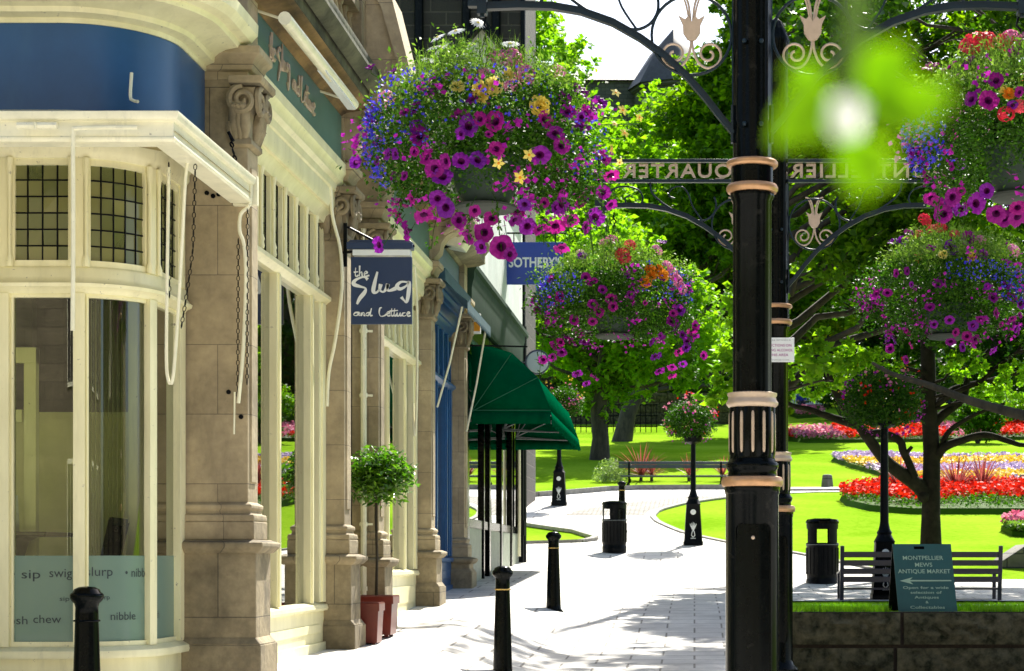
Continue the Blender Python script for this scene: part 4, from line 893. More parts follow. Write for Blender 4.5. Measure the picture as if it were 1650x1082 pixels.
# frosted-film words bent along the bay
ink = mat('black_lettering', (.02,.035,.04), .5, 0, .02, 9)
def bend_text(mb, body, s, z_, h, wd=None, **kw):
    vs, fs = text_verts(body, 1.0, **kw); x0 = min(v.x for v in vs); x1 = max(v.x for v in vs); sy = h/.7; sx = sy if wd is None else wd/(x1-x0); out = []
    for v in vs: p = bay(s+(v.x-(x0+x1)/2)*sx, -.033)[0]; out.append((p[0], p[1], z_+v.y*sy))
    mb.add(out, fs)
mb = MB()
for body, px, py, h, wd in (('w \u2022 sip', 22, 926, .055, .30), ('swig', 95, 924, .055, .14), ('slurp', 158, 922, .055, .17), ('\u2022 nibble', 212, 924, .055, .22), ('nosh', 20, 1000, .05, .16), ('chew', 73, 998, .05, .17), ('nibble', 193, 994, .05, .18), ('nosh', 232, 994, .05, .10),
                            ('sip', 101, 965, .028, .06), ('slurp', 163, 963, .028, .09), ('sip', 97, 1040, .028, .06), ('slurp', 163, 1036, .028, .10)):
    X_ = PX(px, 11.3); s = X_-ACX
    if s > 0: s = AR*math.asin(min(1, (X_-ACX)/AR))*1.0
    mb = MB(); bend_text(mb, body, s, PZ(py, 11.4), h, wd); obj('film_word', mb, ink, pub, smooth=False)
# side return of the bay near the pier and roof, blue fascia, cornice
mb = MB(); mb.sweep(full, [(.0,2.60),(.13,2.60),(.13,3.25),(.0,3.25)]); obj('blue_signboard', mb, blue, pub, ang=50)
mb = MB(); mb.sweep(full, [(.12,2.60),(.155,2.60),(.16,2.65),(.14,2.675),(.13,2.68)]); 
mb.sweep(full+[], [(.08,3.20),(.14,3.20),(.145,3.23),(.20,3.25),(.21,3.28),(.29,3.32),(.37,3.335),(.38,3.37),(.44,3.385),(.48,3.43),(.485,3.50),(.1,3.56),(.08,3.56)])
obj('bay_cornice', mb, cream, pub, ang=30)
mb = MB(); mb.prism([(-6.8,11.25),(-3.78,11.25),(-3.5,11.35),(-3.35,11.55),(-3.28,11.75),(-3.28,12.3),(-6.8,12.3)], 3.50, 3.60, 'z'); obj('bay_roof', mb, lead, pub)
# blind box round the bay: board, sloped lead top, soffit
mb = MB(); pth = [(-6.8, 10.42), (-2.98, 10.42), (-2.98, 12.12)]
mb.sweep(pth, [(-.04,2.30),(.09,2.30),(.10,2.31),(.10,2.325),(.09,2.33),(.09,2.415),(.115,2.42),(.125,2.44),(.125,2.465),(-.04,2.47)]); 
mb.cbox(-2.93, 12.16, 2.385, .16, .05, .19)
bx = obj('blind_box', mb, white, pub, bevel=.003)
mb = MB(); n_ = 14; vs = []
inn = [(-6.8,11.20),(-3.78,11.20),(-3.6,11.24),(-3.42,11.34),(-3.28,11.5),(-3.22,11.75),(-3.22,12.15)]; out_ = [(-6.8,10.33),(-3.6,10.33),(-3.3,10.33),(-2.88,10.33),(-2.88,10.8),(-2.88,11.5),(-2.88,12.15)]
vs = [(x_,y_,2.475) for x_,y_ in out_]+[(x_,y_,2.66) for x_,y_ in inn]+[(x_,y_,2.466) for x_,y_ in out_]+[(x_,y_,2.62) for x_,y_ in inn]
mb.add(vs, [(i,i+1,8+i,7+i) for i in range(6)]+[(14+i,21+i,22+i,15+i) for i in range(6)]); obj('lead_roof', mb, lead, bx)
mb = MB(); mb.add([(x_,y_,2.36) for x_,y_ in out_]+[(x_,y_,2.50) for x_,y_ in inn], [(i,7+i,8+i,i+1) for i in range(6)]); obj('soffit', mb, woodbr, bx)
# awning arms, pull rods and chains
def arm(parent, pts, r=.010, name='awning_arm', m=white): mb = MB(); mb.tube(smooth(pts, 4), r, 7); return obj(name, mb, m, parent)
D = 10.28
arm(bx, [P(222,206,D),P(160,206,D),P(122,208,D),P(118,216,D),P(118,300,D),P(118,420,D),P(117,533,D)], .012)
mb = MB(); mb.tube([P(28,203,D),P(92,203,D)], .02, 8); mb.tube([P(57,208,D-.02),P(57,198,D-.02)], .007, 6); obj('cleat', mb, white, bx)
arm(bx, [P(212,118,11.25),P(210,155,11.2),P(214,162,11.15),P(222,164,11.1)], .010, 'roof_bracket')
arm(bx, [P(318,228,10.9),P(316,248,10.9),P(301,268,10.9),P(294,380,10.95),P(286,520,11),P(278,612,11),P(270,608,11),P(268,560,11),P(270,400,11),P(272,270,11)], .010)
arm(bx, [P(404,296,12.1),P(402,330,12.1),P(388,345,12.1),P(386,372,12.1),P(393,395,12.1),P(396,450,12.1),P(392,560,12.12),P(384,650,12.15)], .012)
arm(bx, [P(378,632,12.2),P(377,700,12.2)], .006, 'hook')
def chain(parent, a, b, sag=.0, r=.0026, name='chain', step=.034):
    a = Vector(a); b = Vector(b); mb = MB(); L = (b-a).length; n = max(3, int(L/step)); t = (b-a).normalized()
    for i in range(n):
        u = (i+.5)/n; c_ = a.lerp(b, u)+Vector((0,0,-sag*4*u*(1-u))); e = Vector((.009,0,0)) if i % 2 else Vector((0,.009,0)); d = t*.02
        mb.tube([c_-d, c_-d*.4+e, c_+d*.4+e, c_+d, c_+d*.4-e, c_-d*.4-e, c_-d], r, 4, cap=False)
    return obj(name, mb, blackm, parent)
chain(bx, P(272,262,11.1), P(273,480,11.1)); chain(bx, P(315,255,10.9), P(311,400,11.0)); chain(bx, P(311,400,11.0), P(292,528,11.0), .02)
chain(bx, P(399,335,12.1), P(398,620,12.1)); chain(bx, P(384,385,12.1), P(383,640,12.15)); chain(bx, P(370,215,12.1), P(396,300,12.05), .06, .006)
mb = MB(); mb.tube([P(368,213,12.1), P(376,228,12.1)], .012, 6); obj('pulley', mb, blackm, bx)

# --- window between the piers, with leaded transom lights; used for each cream shopfront
def shopfront(root, ya, yb, sill, trans, head, top, posts, m, nlt, xw=XW, riser=True, ground=-.9, lead_=True):
    """frame lies in the plane xw; posts: list of (y, width)"""
    fr = MB()
    fr.sweep([(xw, ya), (xw, yb)], [(-.08,sill-.07),(.05,sill-.07),(.06,sill-.05),(.05,sill-.02),(.0,sill),(-.08,sill)])
    fr.sweep([(xw, ya), (xw, yb)], [(-.08,trans-.02),(.02,trans-.02),(.04,trans),(.07,trans+.02),(.07,trans+.05),(.03,trans+.08),(-.08,trans+.08)])
    fr.sweep([(xw, ya), (xw, yb)], [(-.08,head),(.02,head),(.04,head+.05),(.07,head+.08),(.08,head+.16),(-.08,head+.16)])
    for y_, w_ in posts: fr.box(xw-.07, xw+.025, y_-w_/2, y_+w_/2, sill, trans-.02); fr.box(xw-.03, xw+.04, y_-w_*.22, y_+w_*.22, sill, trans-.02)
    dy = (yb-ya)/nlt
    for k in range(nlt+1):
        y_ = ya+dy*k; fr.box(xw-.07, xw+.01, max(ya,y_-.045), min(yb,y_+.045), trans+.08, head)
        if 0 < k < nlt: fr.lathe((xw+.022, y_, 0), [(.02,trans+.08),(.026,trans+.10),(.02,trans+.13),(.026,trans+.15),(.014,trans+.19),(.016,head-.06),(.024,head-.02),(.024,head)], 10)
    f = obj('window_frame', fr, m, root, ang=40)
    if riser:
        r_ = MB(); r_.box(xw-.10, xw+.02, ya, yb, ground-.3, sill-.07); r_.box(xw+.02, xw+.045, ya, yb, ground-.3, ground+.14); r_.box(xw+.02, xw+.03, ya+.25, yb-.25, ground+.22, sill-.18); obj('stall_riser', r_, m, root, bevel=.004)
    # arched architrave below the signboard
    a_ = MB(); a_.sweep([(XS-.02, ya), (XS-.02, yb)], [(-.3,head+.10),(-.06,head+.10),(-.045,head+.13),(-.045,top-.26),(-.03,top-.25),(-.02,top-.20),(.01,top-.17),(.02,top-.13),(.045,top-.10),(.05,top-.05),(.05,top-.03),(.0,top),(-.3,top)])
    obj('architrave', a_, m, root, ang=30)
    ed = [ya]+[p[0] for p in posts]+[yb]
    for a, b in zip(ed, ed[1:]):
        if b-a < .15: continue
        g_ = MB().add([(xw-.03,a,sill),(xw-.03,b,sill),(xw-.03,b,trans),(xw-.03,a,trans)], [(0,1,2,3)]); obj('window_pane', g_, glassw, root)
    for k in range(nlt):
        a = ya+dy*k+.045; b = a+dy-.09; mb = MB(); nr = 5; nc = 2
        for i in range(nc):
            for j in range(nr):
                e = [rngp.uniform(-.003,.003) for _ in range(4)]; u0 = a+(b-a)*i/nc; u1 = a+(b-a)*(i+1)/nc; z0 = trans+.08+(head-trans-.08)*j/nr; z1 = trans+.08+(head-trans-.08)*(j+1)/nr
                mb.add([(xw-.03+e[0],u0,z0),(xw-.03+e[1],u1,z0),(xw-.03+e[2],u1,z1),(xw-.03+e[3],u0,z1)], [(0,1,2,3)])
        l_ = obj('leaded_light', mb, lg, root, smooth=False)
        if lead_:
            c_ = MB()
            for i in range(nc+1): u0 = a+(b-a)*i/nc; c_.tube([(xw-.028,u0,trans+.08),(xw-.028,u0,head)], .006, 4)
            for j in range(nr+1): z0 = trans+.08+(head-trans-.08)*j/nr; c_.tube([(xw-.028,a,z0),(xw-.028,b,z0)], .005, 4)
            obj('lead_came', c_, blackm, l_)
    return f
shopfront(pub, 12.58, 15.69, -.38, 2.13, 2.80, 3.31, [(12.66,.12),(13.90,.12),(15.10,.10),(15.55,.28)], cream, 8, ground=-.85)
shopfront(pub, 17.70, 20.87, -.14, 2.13, 2.80, 3.31, [(17.8,.14),(18.85,.12),(19.95,.12),(20.7,.30)], cream, 8, ground=-.72)
# door between the second and third piers
mb = MB(); mb.box(-3.42,-3.38,16.0,17.4,2.3,3.1); mb.box(-3.45,-3.36,16.0,16.10,-.9,2.3); mb.box(-3.45,-3.36,17.30,17.4,-.9,2.3); mb.box(-3.46,-3.33,16.0,17.4,2.24,2.32)
obj('door_frame', mb, cream, pub, bevel=.004)
mb = MB(); mb.box(-3.43,-3.39,16.11,17.29,-.85,2.23)
for za, zb in ((-.7,-.1),(.05,.75),(.9,2.05)): mb.box(-3.39,-3.375,16.25,16.62,za,zb); mb.box(-3.39,-3.375,16.78,17.15,za,zb)
dr = obj('door', mb, cream, pub, bevel=.004); mb = MB(); mb.lathe((0,0,0),[(.0,0),(.02,.01),(.028,.03),(.02,.05),(0,.055)],12); mb.v=[(-3.38+v[2],16.2+v[0],.2+v[1]) for v in mb.v]; obj('handle', mb, gold, dr)
mb = MB(); mb.box(-3.5,-2.98,16.05,17.35,-1,-.70); obj('door_step', mb, kerbm, pub, bevel=.01)
mb = MB(); mb.tube([(-3.08,17.33,-.5),(-3.08,17.33,3.1)], .028, 8)
for z_ in (-.3,.3,.9,1.5,2.1): mb.tube([(-3.08,17.33,z_-.02),(-3.08,17.33,z_+.02)], .036, 8); mb.bar((-3.12,17.33,z_),(-3.0,17.36,z_),.02,.02)
obj('downpipe', mb, white, pub)
# signboards and stone cornice
mb = MB(); mb.box(-3.12,-2.975,12.58,15.69,3.31,3.72); obj('green_signboard', mb, teal, pub)
mb = MB(); mb.box(-3.12,-2.975,17.70,20.87,3.31,3.72); obj('green_signboard', mb, teal, pub)
# script lettering, strokes in (along, up) units
def strokes(mb, S, M, r, w0=.45, seg=6, ry=.35):
    for st in S:
        pts = smooth([tuple(p) for p in st], 5); n = len(pts)
        ps = [M @ Vector((p[0], p[1], .004)) for p in pts]
        mb.tube(ps, [r*(w0+(1-w0)*(.5+.5*math.sin(i*.35+len(st)))) for i in range(n)], seg)
SC_the = [[(0,.5),(.28,.55)],[(.12,.95),(.10,.2),(.2,.1),(.3,.25)],[(.38,1.15),(.36,.1)],[(.38,.35),(.5,.55),(.55,.1),(.62,.12)],[(.66,.3),(.86,.45),(.78,.6),(.66,.4),(.74,.1),(1.0,.2)]]
SC_Slug = [[(.62,1.22),(.45,1.36),(.12,1.18),(.05,.95),(.3,.82),(.52,.72),(.5,.5),(.3,.15),(.18,-.18)],[(1.02,1.65),(.92,1.1),(.85,.55),(.98,.48),(1.1,.65)],[(1.16,.95),(1.12,.62),(1.28,.52),(1.42,.8),(1.45,.95),(1.44,.6),(1.56,.6),(1.78,.72)],
           [(2.3,1.05),(2.0,1.08),(1.82,.85),(1.95,.68),(2.2,.85),(2.32,1.08),(2.30,.5),(2.22,-.05),(2.1,.05),(2.0,.22)]]
SC_and = [[(.32,.42),(.08,.38),(.0,.15),(.2,.1),(.34,.42),(.33,.12),(.42,.1)],[(.48,.4),(.48,.1),(.56,.36),(.66,.38),(.66,.1),(.74,.12)],[(1.02,.38),(.84,.36),(.78,.16),(.92,.1),(1.06,.4),(1.14,.85),(1.06,.1),(1.2,.14)]]
SC_Let = [[(1.62,.8),(1.5,.72),(1.46,.35),(1.55,.08),(1.78,.12),(1.9,.25)],[(1.92,.25),(2.1,.36),(2.02,.46),(1.92,.3),(2.0,.1),(2.15,.15)],[(2.24,.72),(2.2,.2),(2.28,.1),(2.36,.18)],[(2.42,.72),(2.38,.2),(2.46,.1),(2.54,.25)],[(2.1,.5),(2.62,.56)],
          [(2.58,.38),(2.56,.14),(2.68,.12),(2.76,.38),(2.76,.12),(2.84,.14)],[(3.08,.36),(2.94,.34),(2.88,.16),(3.0,.08),(3.12,.16)],[(3.16,.22),(3.34,.34),(3.26,.44),(3.16,.28),(3.24,.08),(3.42,.14)]]
mb = MB(); 
def sc(S, k, dx, dy): return [[(p[0]*k+dx, p[1]*k+dy) for p in st] for st in S]
M_ = Matrix(((0,0,1,-2.972),(1,0,0,13.0),(0,1,0,3.42),(0,0,0,1)))
strokes(mb, sc(SC_the,.17,0,.06)+sc(SC_Slug,.165,.24,.0)+sc(SC_and,.20,.74,.02)+sc(SC_Let,.26,.66,.0), M_, .013); obj('script_lettering', mb, gold if False else bronze, pub)
# cornice with dark brown underside, worn edge
mb = MB(); mb.sweep([(-3.02,12.3),(-3.02,21.2)], [(-.2,3.80),(.29,3.80),(.30,3.90),(.34,3.93),(.38,4.0),(.38,4.06),(-.2,4.14)]); obj('stone_cornice', mb, mossy, pub, ang=30)
mb = MB(); mb.sweep([(-3.02,12.3),(-3.02,21.2)], [(-.2,3.70),(.05,3.71),(.08,3.74),(.22,3.765),(.285,3.795),(.285,3.80),(-.2,3.80)]); obj('cornice_soffit', mb, ochre, pub, ang=30)
mb = MB(); mb.sweep([(-2.70,12.4),(-2.70,21.0)], [(0,3.86),(.05,3.88),(.09,3.93),(.09,3.96),(.0,3.96)]); obj('gutter', mb, mossy, pub, ang=30)
mb = MB()
for px, py in ((333,311),(343,316),(357,310),(352,313),(372,322),(377,327),(368,632),(388,672)): p_ = P(px,py,12.29); mb.tube([(p_[0],12.305,p_[2]),(p_[0],12.290,p_[2])], .016, 7)
obj('old_fixing', mb, blackm, pub)
mb = MB()
for y_ in frange(13.0, 20.6, 38): mb.lathe((-2.86,y_,0), [(.03,4.14),(.035,4.17),(.02,4.2),(.04,4.32),(.02,4.44),(.035,4.47),(.03,4.5)], 8)
mb.box(-2.95,-2.77,12.6,21.0,4.5,4.60)
for y_ in (12.6,15.4,18.2,20.7): mb.box(-2.97,-2.75,y_,y_+.3,4.14,4.66)
obj('balustrade', mb, stoneb, pub, bevel=.006)
# big console and pediment over the second pier, smaller consoles over the others
def console(y, k=1.0, ped=True):
    mb = MB(); yc = y+.15
    prof = [(-3.1,3.34),(-2.93,3.34),(-2.86,3.42),(-2.84,3.52),(-2.78,3.60),(-2.66,3.66),(-2.58,3.74),(-2.56,3.84),(-3.1,3.84)]
    mb.prism(prof, y+.02, y+.28, 'y')
    mb.tube([(-2.82,y-.01,3.62),(-2.70,y-.02,3.70),(-2.58,y-.01,3.73)], [.03,.05,.03], 7)
    for g_ in (0,.3): mb.tube(spiral(-2.68,3.70,.085,.015,0,1.6,y+g_*1.0-.0,20), .02, 6)
    if ped:
        mb.box(-3.1,-2.52,y-.12,y+.42,3.84,3.98)
        g = [(-3.1,3.98),(-2.48,3.98),(-2.46,4.02),(-2.60,4.62),(-3.1,5.3)]; mb.prism(g, y-.10, y+.40, 'y'); mb.prism([(-2.44,3.98),(-2.36,4.0),(-2.54,4.72),(-3.1,5.5),(-3.1,5.28),(-2.62,4.6)], y-.16, y+.46, 'y')
    return obj('carved_console', mb, stone, pub, ang=40)
console(15.69); console(17.4, ped=False); console(20.87)
# strip floodlight over the signboard
mb = MB(); mb.tube([(-2.74,12.45,3.60),(-2.74,14.95,3.63)], .045, 14); lf_ = obj('strip_floodlight', mb, white, pub); mb = MB()
for y_ in (12.6,14.8): mb.tube([(-2.74,y_,3.62),(-2.98,y_,3.70)], .010, 6)
obj('bracket', mb, white, lf_); mb = MB().box(-2.775,-2.71,13.7,14.9,3.575,3.59); obj('lens', mb, lens_m, lf_)
# awning arms beside the second and fourth piers
arm(pub, [P(522,278,15.3),P(532,300,15.4),P(536,350,15.45),P(548,400,15.5),P(551,465,15.5),P(540,550,15.55),P(530,600,15.6),P(527,655,15.6)], .015)
arm(pub, [P(668,430,19.5),P(672,500,19.6),P(672,600,19.7),P(670,690,19.8),P(667,698,19.8),P(666,650,19.8)], .014)
# hanging sign and its bracket with trough light
hs = thing('hanging_pub_sign', 'navy hanging board with white script lettering under a bracket light on the pub front', 'sign', P(614,470,15.6))
D = 15.6; x0, z0, z1, x1 = PX(566,D), PZ(523,D), PZ(415,D), PX(664,D)
mb = MB().box(x0,x1,D-.02,D+.02,z0,z1); obj('board', mb, navy, hs, bevel=.003)
mb = MB(); M_ = FRONT(0, D-.022, 0); ux = (x1-x0)/100
def SG(S, k, px, py, kx=None): kx = kx or k; return [[(PX(px,D)+p[0]*kx, PZ(py,D)+p[1]*k) for p in st] for st in S]
strokes(mb, SG(SC_the,.085,571,448,.13), M_, .0075); strokes(mb, SG(SC_Slug,.148,569,486,.204), M_, .019); strokes(mb, SG(SC_and,.082,571,511,.13)+SG(SC_Let,.10,574,512,.135), M_, .0075)
for i, v in enumerate(mb.v): mb.v[i] = (v[0], min(max(v[1], D-.03), D-.021), v[2])
obj('script_lettering', mb, letterw, hs)
mb = MB(); mb.box(x0-.03,x1+.01,D-.06,D+.06,PZ(403,D),PZ(392,D)); mb.prism([(x0-.03,PZ(392,D)),(x1+.01,PZ(392,D)),(x1-.02,PZ(388,D)),(x0,PZ(388,D))], D-.04, D+.04); tr_ = obj('trough_light', mb, navy, hs, bevel=.004)
mb = MB().box(x0+.02,x1-.01,D-.05,D+.05,PZ(413,D),PZ(404,D)); obj('lens', mb, lens_m, tr_)
mb = MB(); mb.tube([(x0-.10,D,PZ(408,D)),(x1+.02,D,PZ(400,D)+.02)], .012, 8); mb.tube([P(560,366,D),P(602,388,D)], .010, 8); mb.bar((x0-.05,D,PZ(430,D)),(x0-.05,D,PZ(360,D)),.03,.02); obj('bracket', mb, blackm, hs)
# ------------------------------------------------------------------ blue shop, green-awning cafe, further buildings
bs = thing('blue_shop', 'narrow stone shop with blue painted front beyond the pub window', 'building', (-3.6, 22.5, -.5))
pilaster(bs, 23.88, -3.5, -.42, -.03, .30)
mb = MB(); mb.box(-9,-5.4,21.2,24.2,4.16,6.2); mb.box(-9,-3.02,21.2,24.2,4.10,4.16); mb.box(-3.5,-3.19,23.9,24.18,-1,3.7); mb.box(-9,-3.45,24.0,24.2,-1,4.1); obj('upper_wall', mb, stone, bs, bevel=.01)
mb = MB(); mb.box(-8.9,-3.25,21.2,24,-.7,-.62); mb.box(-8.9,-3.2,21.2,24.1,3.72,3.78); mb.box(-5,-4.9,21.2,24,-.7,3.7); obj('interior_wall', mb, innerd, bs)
shopfront(bs, 21.17, 23.88, .0, 2.13, 2.80, 3.31, [(21.3,.2),(22.4,.12),(23.3,.12),(23.7,.25)], shopbl, 6, ground=-.5)
mb = MB().box(-3.12,-3.02,21.17,23.88,3.31,3.72); obj('signboard', mb, mat('slate_blue_board', (.10,.17,.24), .4, 0, .1, 4), bs)
mb = MB(); mb.sweep([(-3.02,21.2),(-3.02,24.2)], [(-.2,3.72),(.02,3.72),(.05,3.75),(.22,3.77),(.30,3.80),(.30,3.90),(.38,4.0),(.38,4.06),(-.2,4.14)]); obj('stone_cornice', mb, stoneb, bs, ang=30)
# rolled blue awning with scalloped edge
bl = mat('faded_blue_canvas', (.03,.085,.115), .7, 0, .2, 8)
mb = MB(); mb.add([(-2.93,21.3,3.18),(-2.93,23.7,3.18),(-2.60,23.7,2.92),(-2.60,21.3,2.92)], [(0,1,2,3)]); n_ = 26
for i in range(n_):
    a = 21.3+2.4*i/n_; b = 21.3+2.4*(i+1)/n_; mb.add([(-2.60,a,2.92),(-2.60,b,2.92),(-2.60,b,2.84),(-2.60,(a+b)/2,2.78),(-2.60,a,2.84)], [(0,1,2,3,4)])
mb.box(-2.95,-2.85,21.3,23.7,3.16,3.30); aw = obj('rolled_awning', mb, bl, bs, smooth=False); aw_m = aw.modifiers.new('thick','SOLIDIFY'); aw_m.thickness = .006
mb = MB(); mb.tube([(-2.66,23.68,2.86),(-2.78,23.75,2.2),(-2.92,23.85,1.6)], .013, 8); obj('awning_arm', mb, white, bs); mb = MB(); mb.tube([(-2.66,21.32,2.86),(-2.8,21.28,2.2),(-2.93,21.2,1.7)], .012, 8); obj('awning_arm', mb, white, bs)
# wall floodlights near the blue shop
def floodlight(label, x, y, z):
    t = thing('wall_floodlight', label, 'light', (x, y, z)); mb = MB(); mb.prism([(x-.11,z-.06),(x+.09,z-.10),(x+.15,z+.0),(x+.02,z+.13),(x-.10,z+.06)], y-.02, y+.35, 'y'); obj('housing', mb, white, t, bevel=.008)
    mb = MB(); mb.tube([(x-.30,y+.1,z-.10),(x-.05,y+.1,z-.05)], .022, 8); mb.cbox(x-.30,y+.1,z-.10,.03,.1,.12); obj('bracket', mb, blackm, t)
floodlight('white box floodlight on a black arm under the flower basket', PX(733,21.5), 21.5, PZ(386,21.5))
# cafe
cf = thing('cafe', 'black fronted cafe with white boarded upper storey and dark green fascia', 'building', (-4, 28, -.3))
mb = MB(); mb.box(-9,-2.95,24.2,31.9,3.86,5.7); mb.box(-9,-2.98,24.2,24.26,-.6,4.0)
obj('white_upper_wall', mb, whitew, cf)
mb = MB(); mb.box(-9.1,-2.85,24.15,31.95,5.7,5.8); obj('roof', mb, lead, cf)
grn = mat('green_fascia_paint', (.03,.060,.042), .8, 0, .15, 5, spec=.1)
mb = MB(); mb.sweep([(-2.95,24.25),(-2.95,31.9)], [(-.2,3.15),(.03,3.15),(.05,3.2),(.05,3.50),(.06,3.56),(.08,3.64),(.08,3.72),(.11,3.76),(.11,3.82),(0,3.86),(-.2,3.86)]); obj('green_fascia', mb, grn, cf, ang=30)
bk = MB(); 
for y_, w_ in ((24.35,.22),(26.2,.10),(26.95,.16),(28.6,.10),(30.2,.12),(31.75,.28)): bk.box(-3.08,-2.955,y_-w_/2,y_+w_/2,-.6,3.2)
bk.box(-3.1,-2.96,24.3,31.9,2.9,3.16); bk.box(-3.1,-2.97,24.3,31.9,.38,.50); bk.box(-9,-3.0,31.84,31.9,-.6,4.0)
obj('black_shopfront', bk, black, cf, bevel=.006)
gpm = mat('grey_green_paint', (.30,.34,.27), .5, 0, .15, 8)
for a, b in ((24.46,26.1),(27.05,28.5),(28.7,30.1),(30.3,31.6)): 
    mb = MB(); mb.box(-3.06,-2.985,a,b,-.6,.38)
    for k in range(int((b-a)/.12)): mb.box(-2.986,-2.975,a+.12*k+.01,a+.12*k+.11,-.5,.36)
    obj('grey_panel', mb, gpm, cf)
for a, b in ((24.46,26.15),(26.25,26.87),(27.03,28.55),(28.65,30.14),(30.26,31.6)):
    obj('window_pane', MB().add([(-3.0,a,.5),(-3.0,b,.5),(-3.0,b,2.9),(-3.0,a,2.9)], [(0,1,2,3)]), glassw, cf)
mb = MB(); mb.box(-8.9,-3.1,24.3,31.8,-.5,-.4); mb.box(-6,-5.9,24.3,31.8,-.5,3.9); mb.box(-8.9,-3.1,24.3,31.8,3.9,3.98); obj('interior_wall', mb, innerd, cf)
mb = MB(); mb.tube([(-2.90,31.3,-.1),(-2.90,31.3,3.1)], .035, 8); mb.tube([(-2.90,31.6,-.1),(-2.90,31.6,3.9)], .05, 8); mb.tube([(-2.90,31.3,.35),(-2.90,31.3,.6)], .06, 8); obj('downpipe', mb, blackm, cf)
mb = MB(); mb.tube([(-2.88,30.6,.0),(-2.88,30.6,3.0)], .025, 8); obj('white_pipe', mb, white, cf)
# dutch canopy
cn = MB(); Y0, Y1, XB, XFr, ZB, ZT = 24.45, 30.4, -2.93, -1.89, 1.90, 2.78
prof = [(XB, ZT), (-2.66, ZT-.03), (-2.40, ZT-.11), (-2.06, ZT-.43), (XFr, ZB)]
nseg = 40; vs = []
for i in range(nseg+1):
    y_ = Y0+(Y1-Y0)*i/nseg
    for k, (x_, z_) in enumerate(prof): vs.append((x_, y_, z_ - .012*math.sin(PI*((i % 10)/10))))
np_ = len(prof); cn.add(vs, [(i*np_+k, (i+1)*np_+k, (i+1)*np_+k+1, i*np_+k+1) for i in range(nseg) for k in range(np_-1)])
for yy_ in (Y0, Y1):
    cn.add([(x_, yy_, z_) for x_, z_ in prof]+[(XB, yy_, ZB)], [(0,1,2,3,4,5)])
# valance with pleats
nv = 150; vs = []
for i in range(nv+1):
    y_ = Y0+(Y1-Y0)*i/nv; o = .018*math.sin(i*1.3)+.008*math.sin(i*.7); vs += [(XFr, y_, ZB), (XFr+.012+o*.4, y_, ZB-.08), (XFr+.015+o, y_, ZB-.17-.012*(i%2))]
cn.add(vs, [(i*3+k, (i+1)*3+k, (i+1)*3+k+1, i*3+k+1) for i in range(nv) for k in range(2)])
for yy_ in (Y0, Y1):
    vs = []; ne = 30
    for i in range(ne+1): x_ = XB+(XFr-XB)*i/ne; o = .014*math.sin(i*1.3); vs += [(x_, yy_, ZB), (x_, yy_+o, ZB-.16)]
    cn.add(vs, [(i*2, i*2+2, i*2+3, i*2+1) for i in range(ne)])
aw = obj('canopy', cn, canopy, cf, ang=28); sm_ = aw.modifiers.new('thick','SOLIDIFY'); sm_.thickness = .004
rb = MB()
for y_ in (Y0+.03, 26.4, 28.4, Y1-.03):
    for x_, z_ in prof[1:]: rb.tube([(XB+.02, y_, ZB+.05), (x_-.02, y_, z_-.02)], .010, 6)
    rb.tube([(XB+.02,y_,ZB+.02),(XFr-.02,y_,ZB-.01)], .012, 6)
for x_, z_ in prof[2:]: rb.tube([(x_-.02,Y0+.02,z_-.02),(x_-.02,Y1-.02,z_-.02)], .010, 6)
obj('canopy_frame', rb, lead, aw)
ss = MB(); 
for x_, z_ in prof[2:4]: ss.bar((XB, Y0-.006, ZB), (x_, Y0-.006, z_), .006, .012)
ss.bar((XB, Y0-.008, ZB+.02),(XFr, Y0-.008, ZB+.02), .006, .012); obj('canopy_seam', ss, mat('light_green_piping', (.005,.11,.05), .7, 0, .1, 8), aw)
mb = MB(); mb.tube([P(757,557,24.3),P(850,559,24.3)], .012, 6); obj('canopy_rail', mb, blackm, cf)
# signs along the row
so = thing('projecting_sign', 'royal blue square projecting sign with white capitals half hidden by petunias', 'sign', P(860,425,29.3))
D = 29.3; mb = MB().box(PX(814,D),PX(908,D),D-.03,D+.03,PZ(459,D),PZ(391,D)); bd = obj('board', mb, sothbl, so, bevel=.004)
obj('lettering', text_mb("SOTHEBY'S", .15, FRONT(PX(863,D), D-.033, PZ(424.5,D)), .84, .001, bold=.028), letterw, so, smooth=False)
mb = MB(); mb.tube([(-2.95,D,PZ(376,D)),(PX(912,D),D,PZ(376,D))], .014, 8)
for px in (828, 895): mb.tube([(PX(px,D),D,PZ(376,D)),(PX(px,D),D,PZ(391,D))], .010, 6)
obj('bracket', mb, blackm, so)
t = thing('round_sign', 'small round white projecting sign beyond the green canopy', 'sign', P(865,583,31)); mb = MB(); mb.lathe((0,0,0), [(0,-.02),(.17,-.02),(.19,0),(.17,.02),(0,.02)], 28); D = 31
c_ = P(866,584,D); mb.v = [(c_[0]+v[0], D+v[2], c_[2]+v[1]) for v in mb.v]; obj('disc', mb, letterw, t); mb = MB(); mb.tube([(c_[0]+.195*math.cos(a), D, c_[2]+.195*math.sin(a)) for a in frange(0,2*PI,28)], .016, 6); mb.tube([(-2.95,D,c_[2]),(c_[0]-.2,D,c_[2])], .012, 6); obj('rim', mb, greyt, t)
t = thing('lantern_sign', 'small orange and white box sign on the wall beside the last stone pier', 'sign', P(769,522,24.1)); D = 24.1; a = P(769,522,D)
mb = MB().cbox(a[0],D,a[2],.09,.06,.26); obj('box', mb, letterw, t, bevel=.004); mb = MB(); mb.box(a[0]-.04,a[0]+.04,D-.034,D-.0305,a[2]-.10,a[2]+.02); obj('orange_panel', mb, pt_org, t); mb = MB(); mb.box(-2.95,a[0],D-.012,D+.012,a[2]+.135,a[2]+.155); obj('bracket', mb, blackm, t)

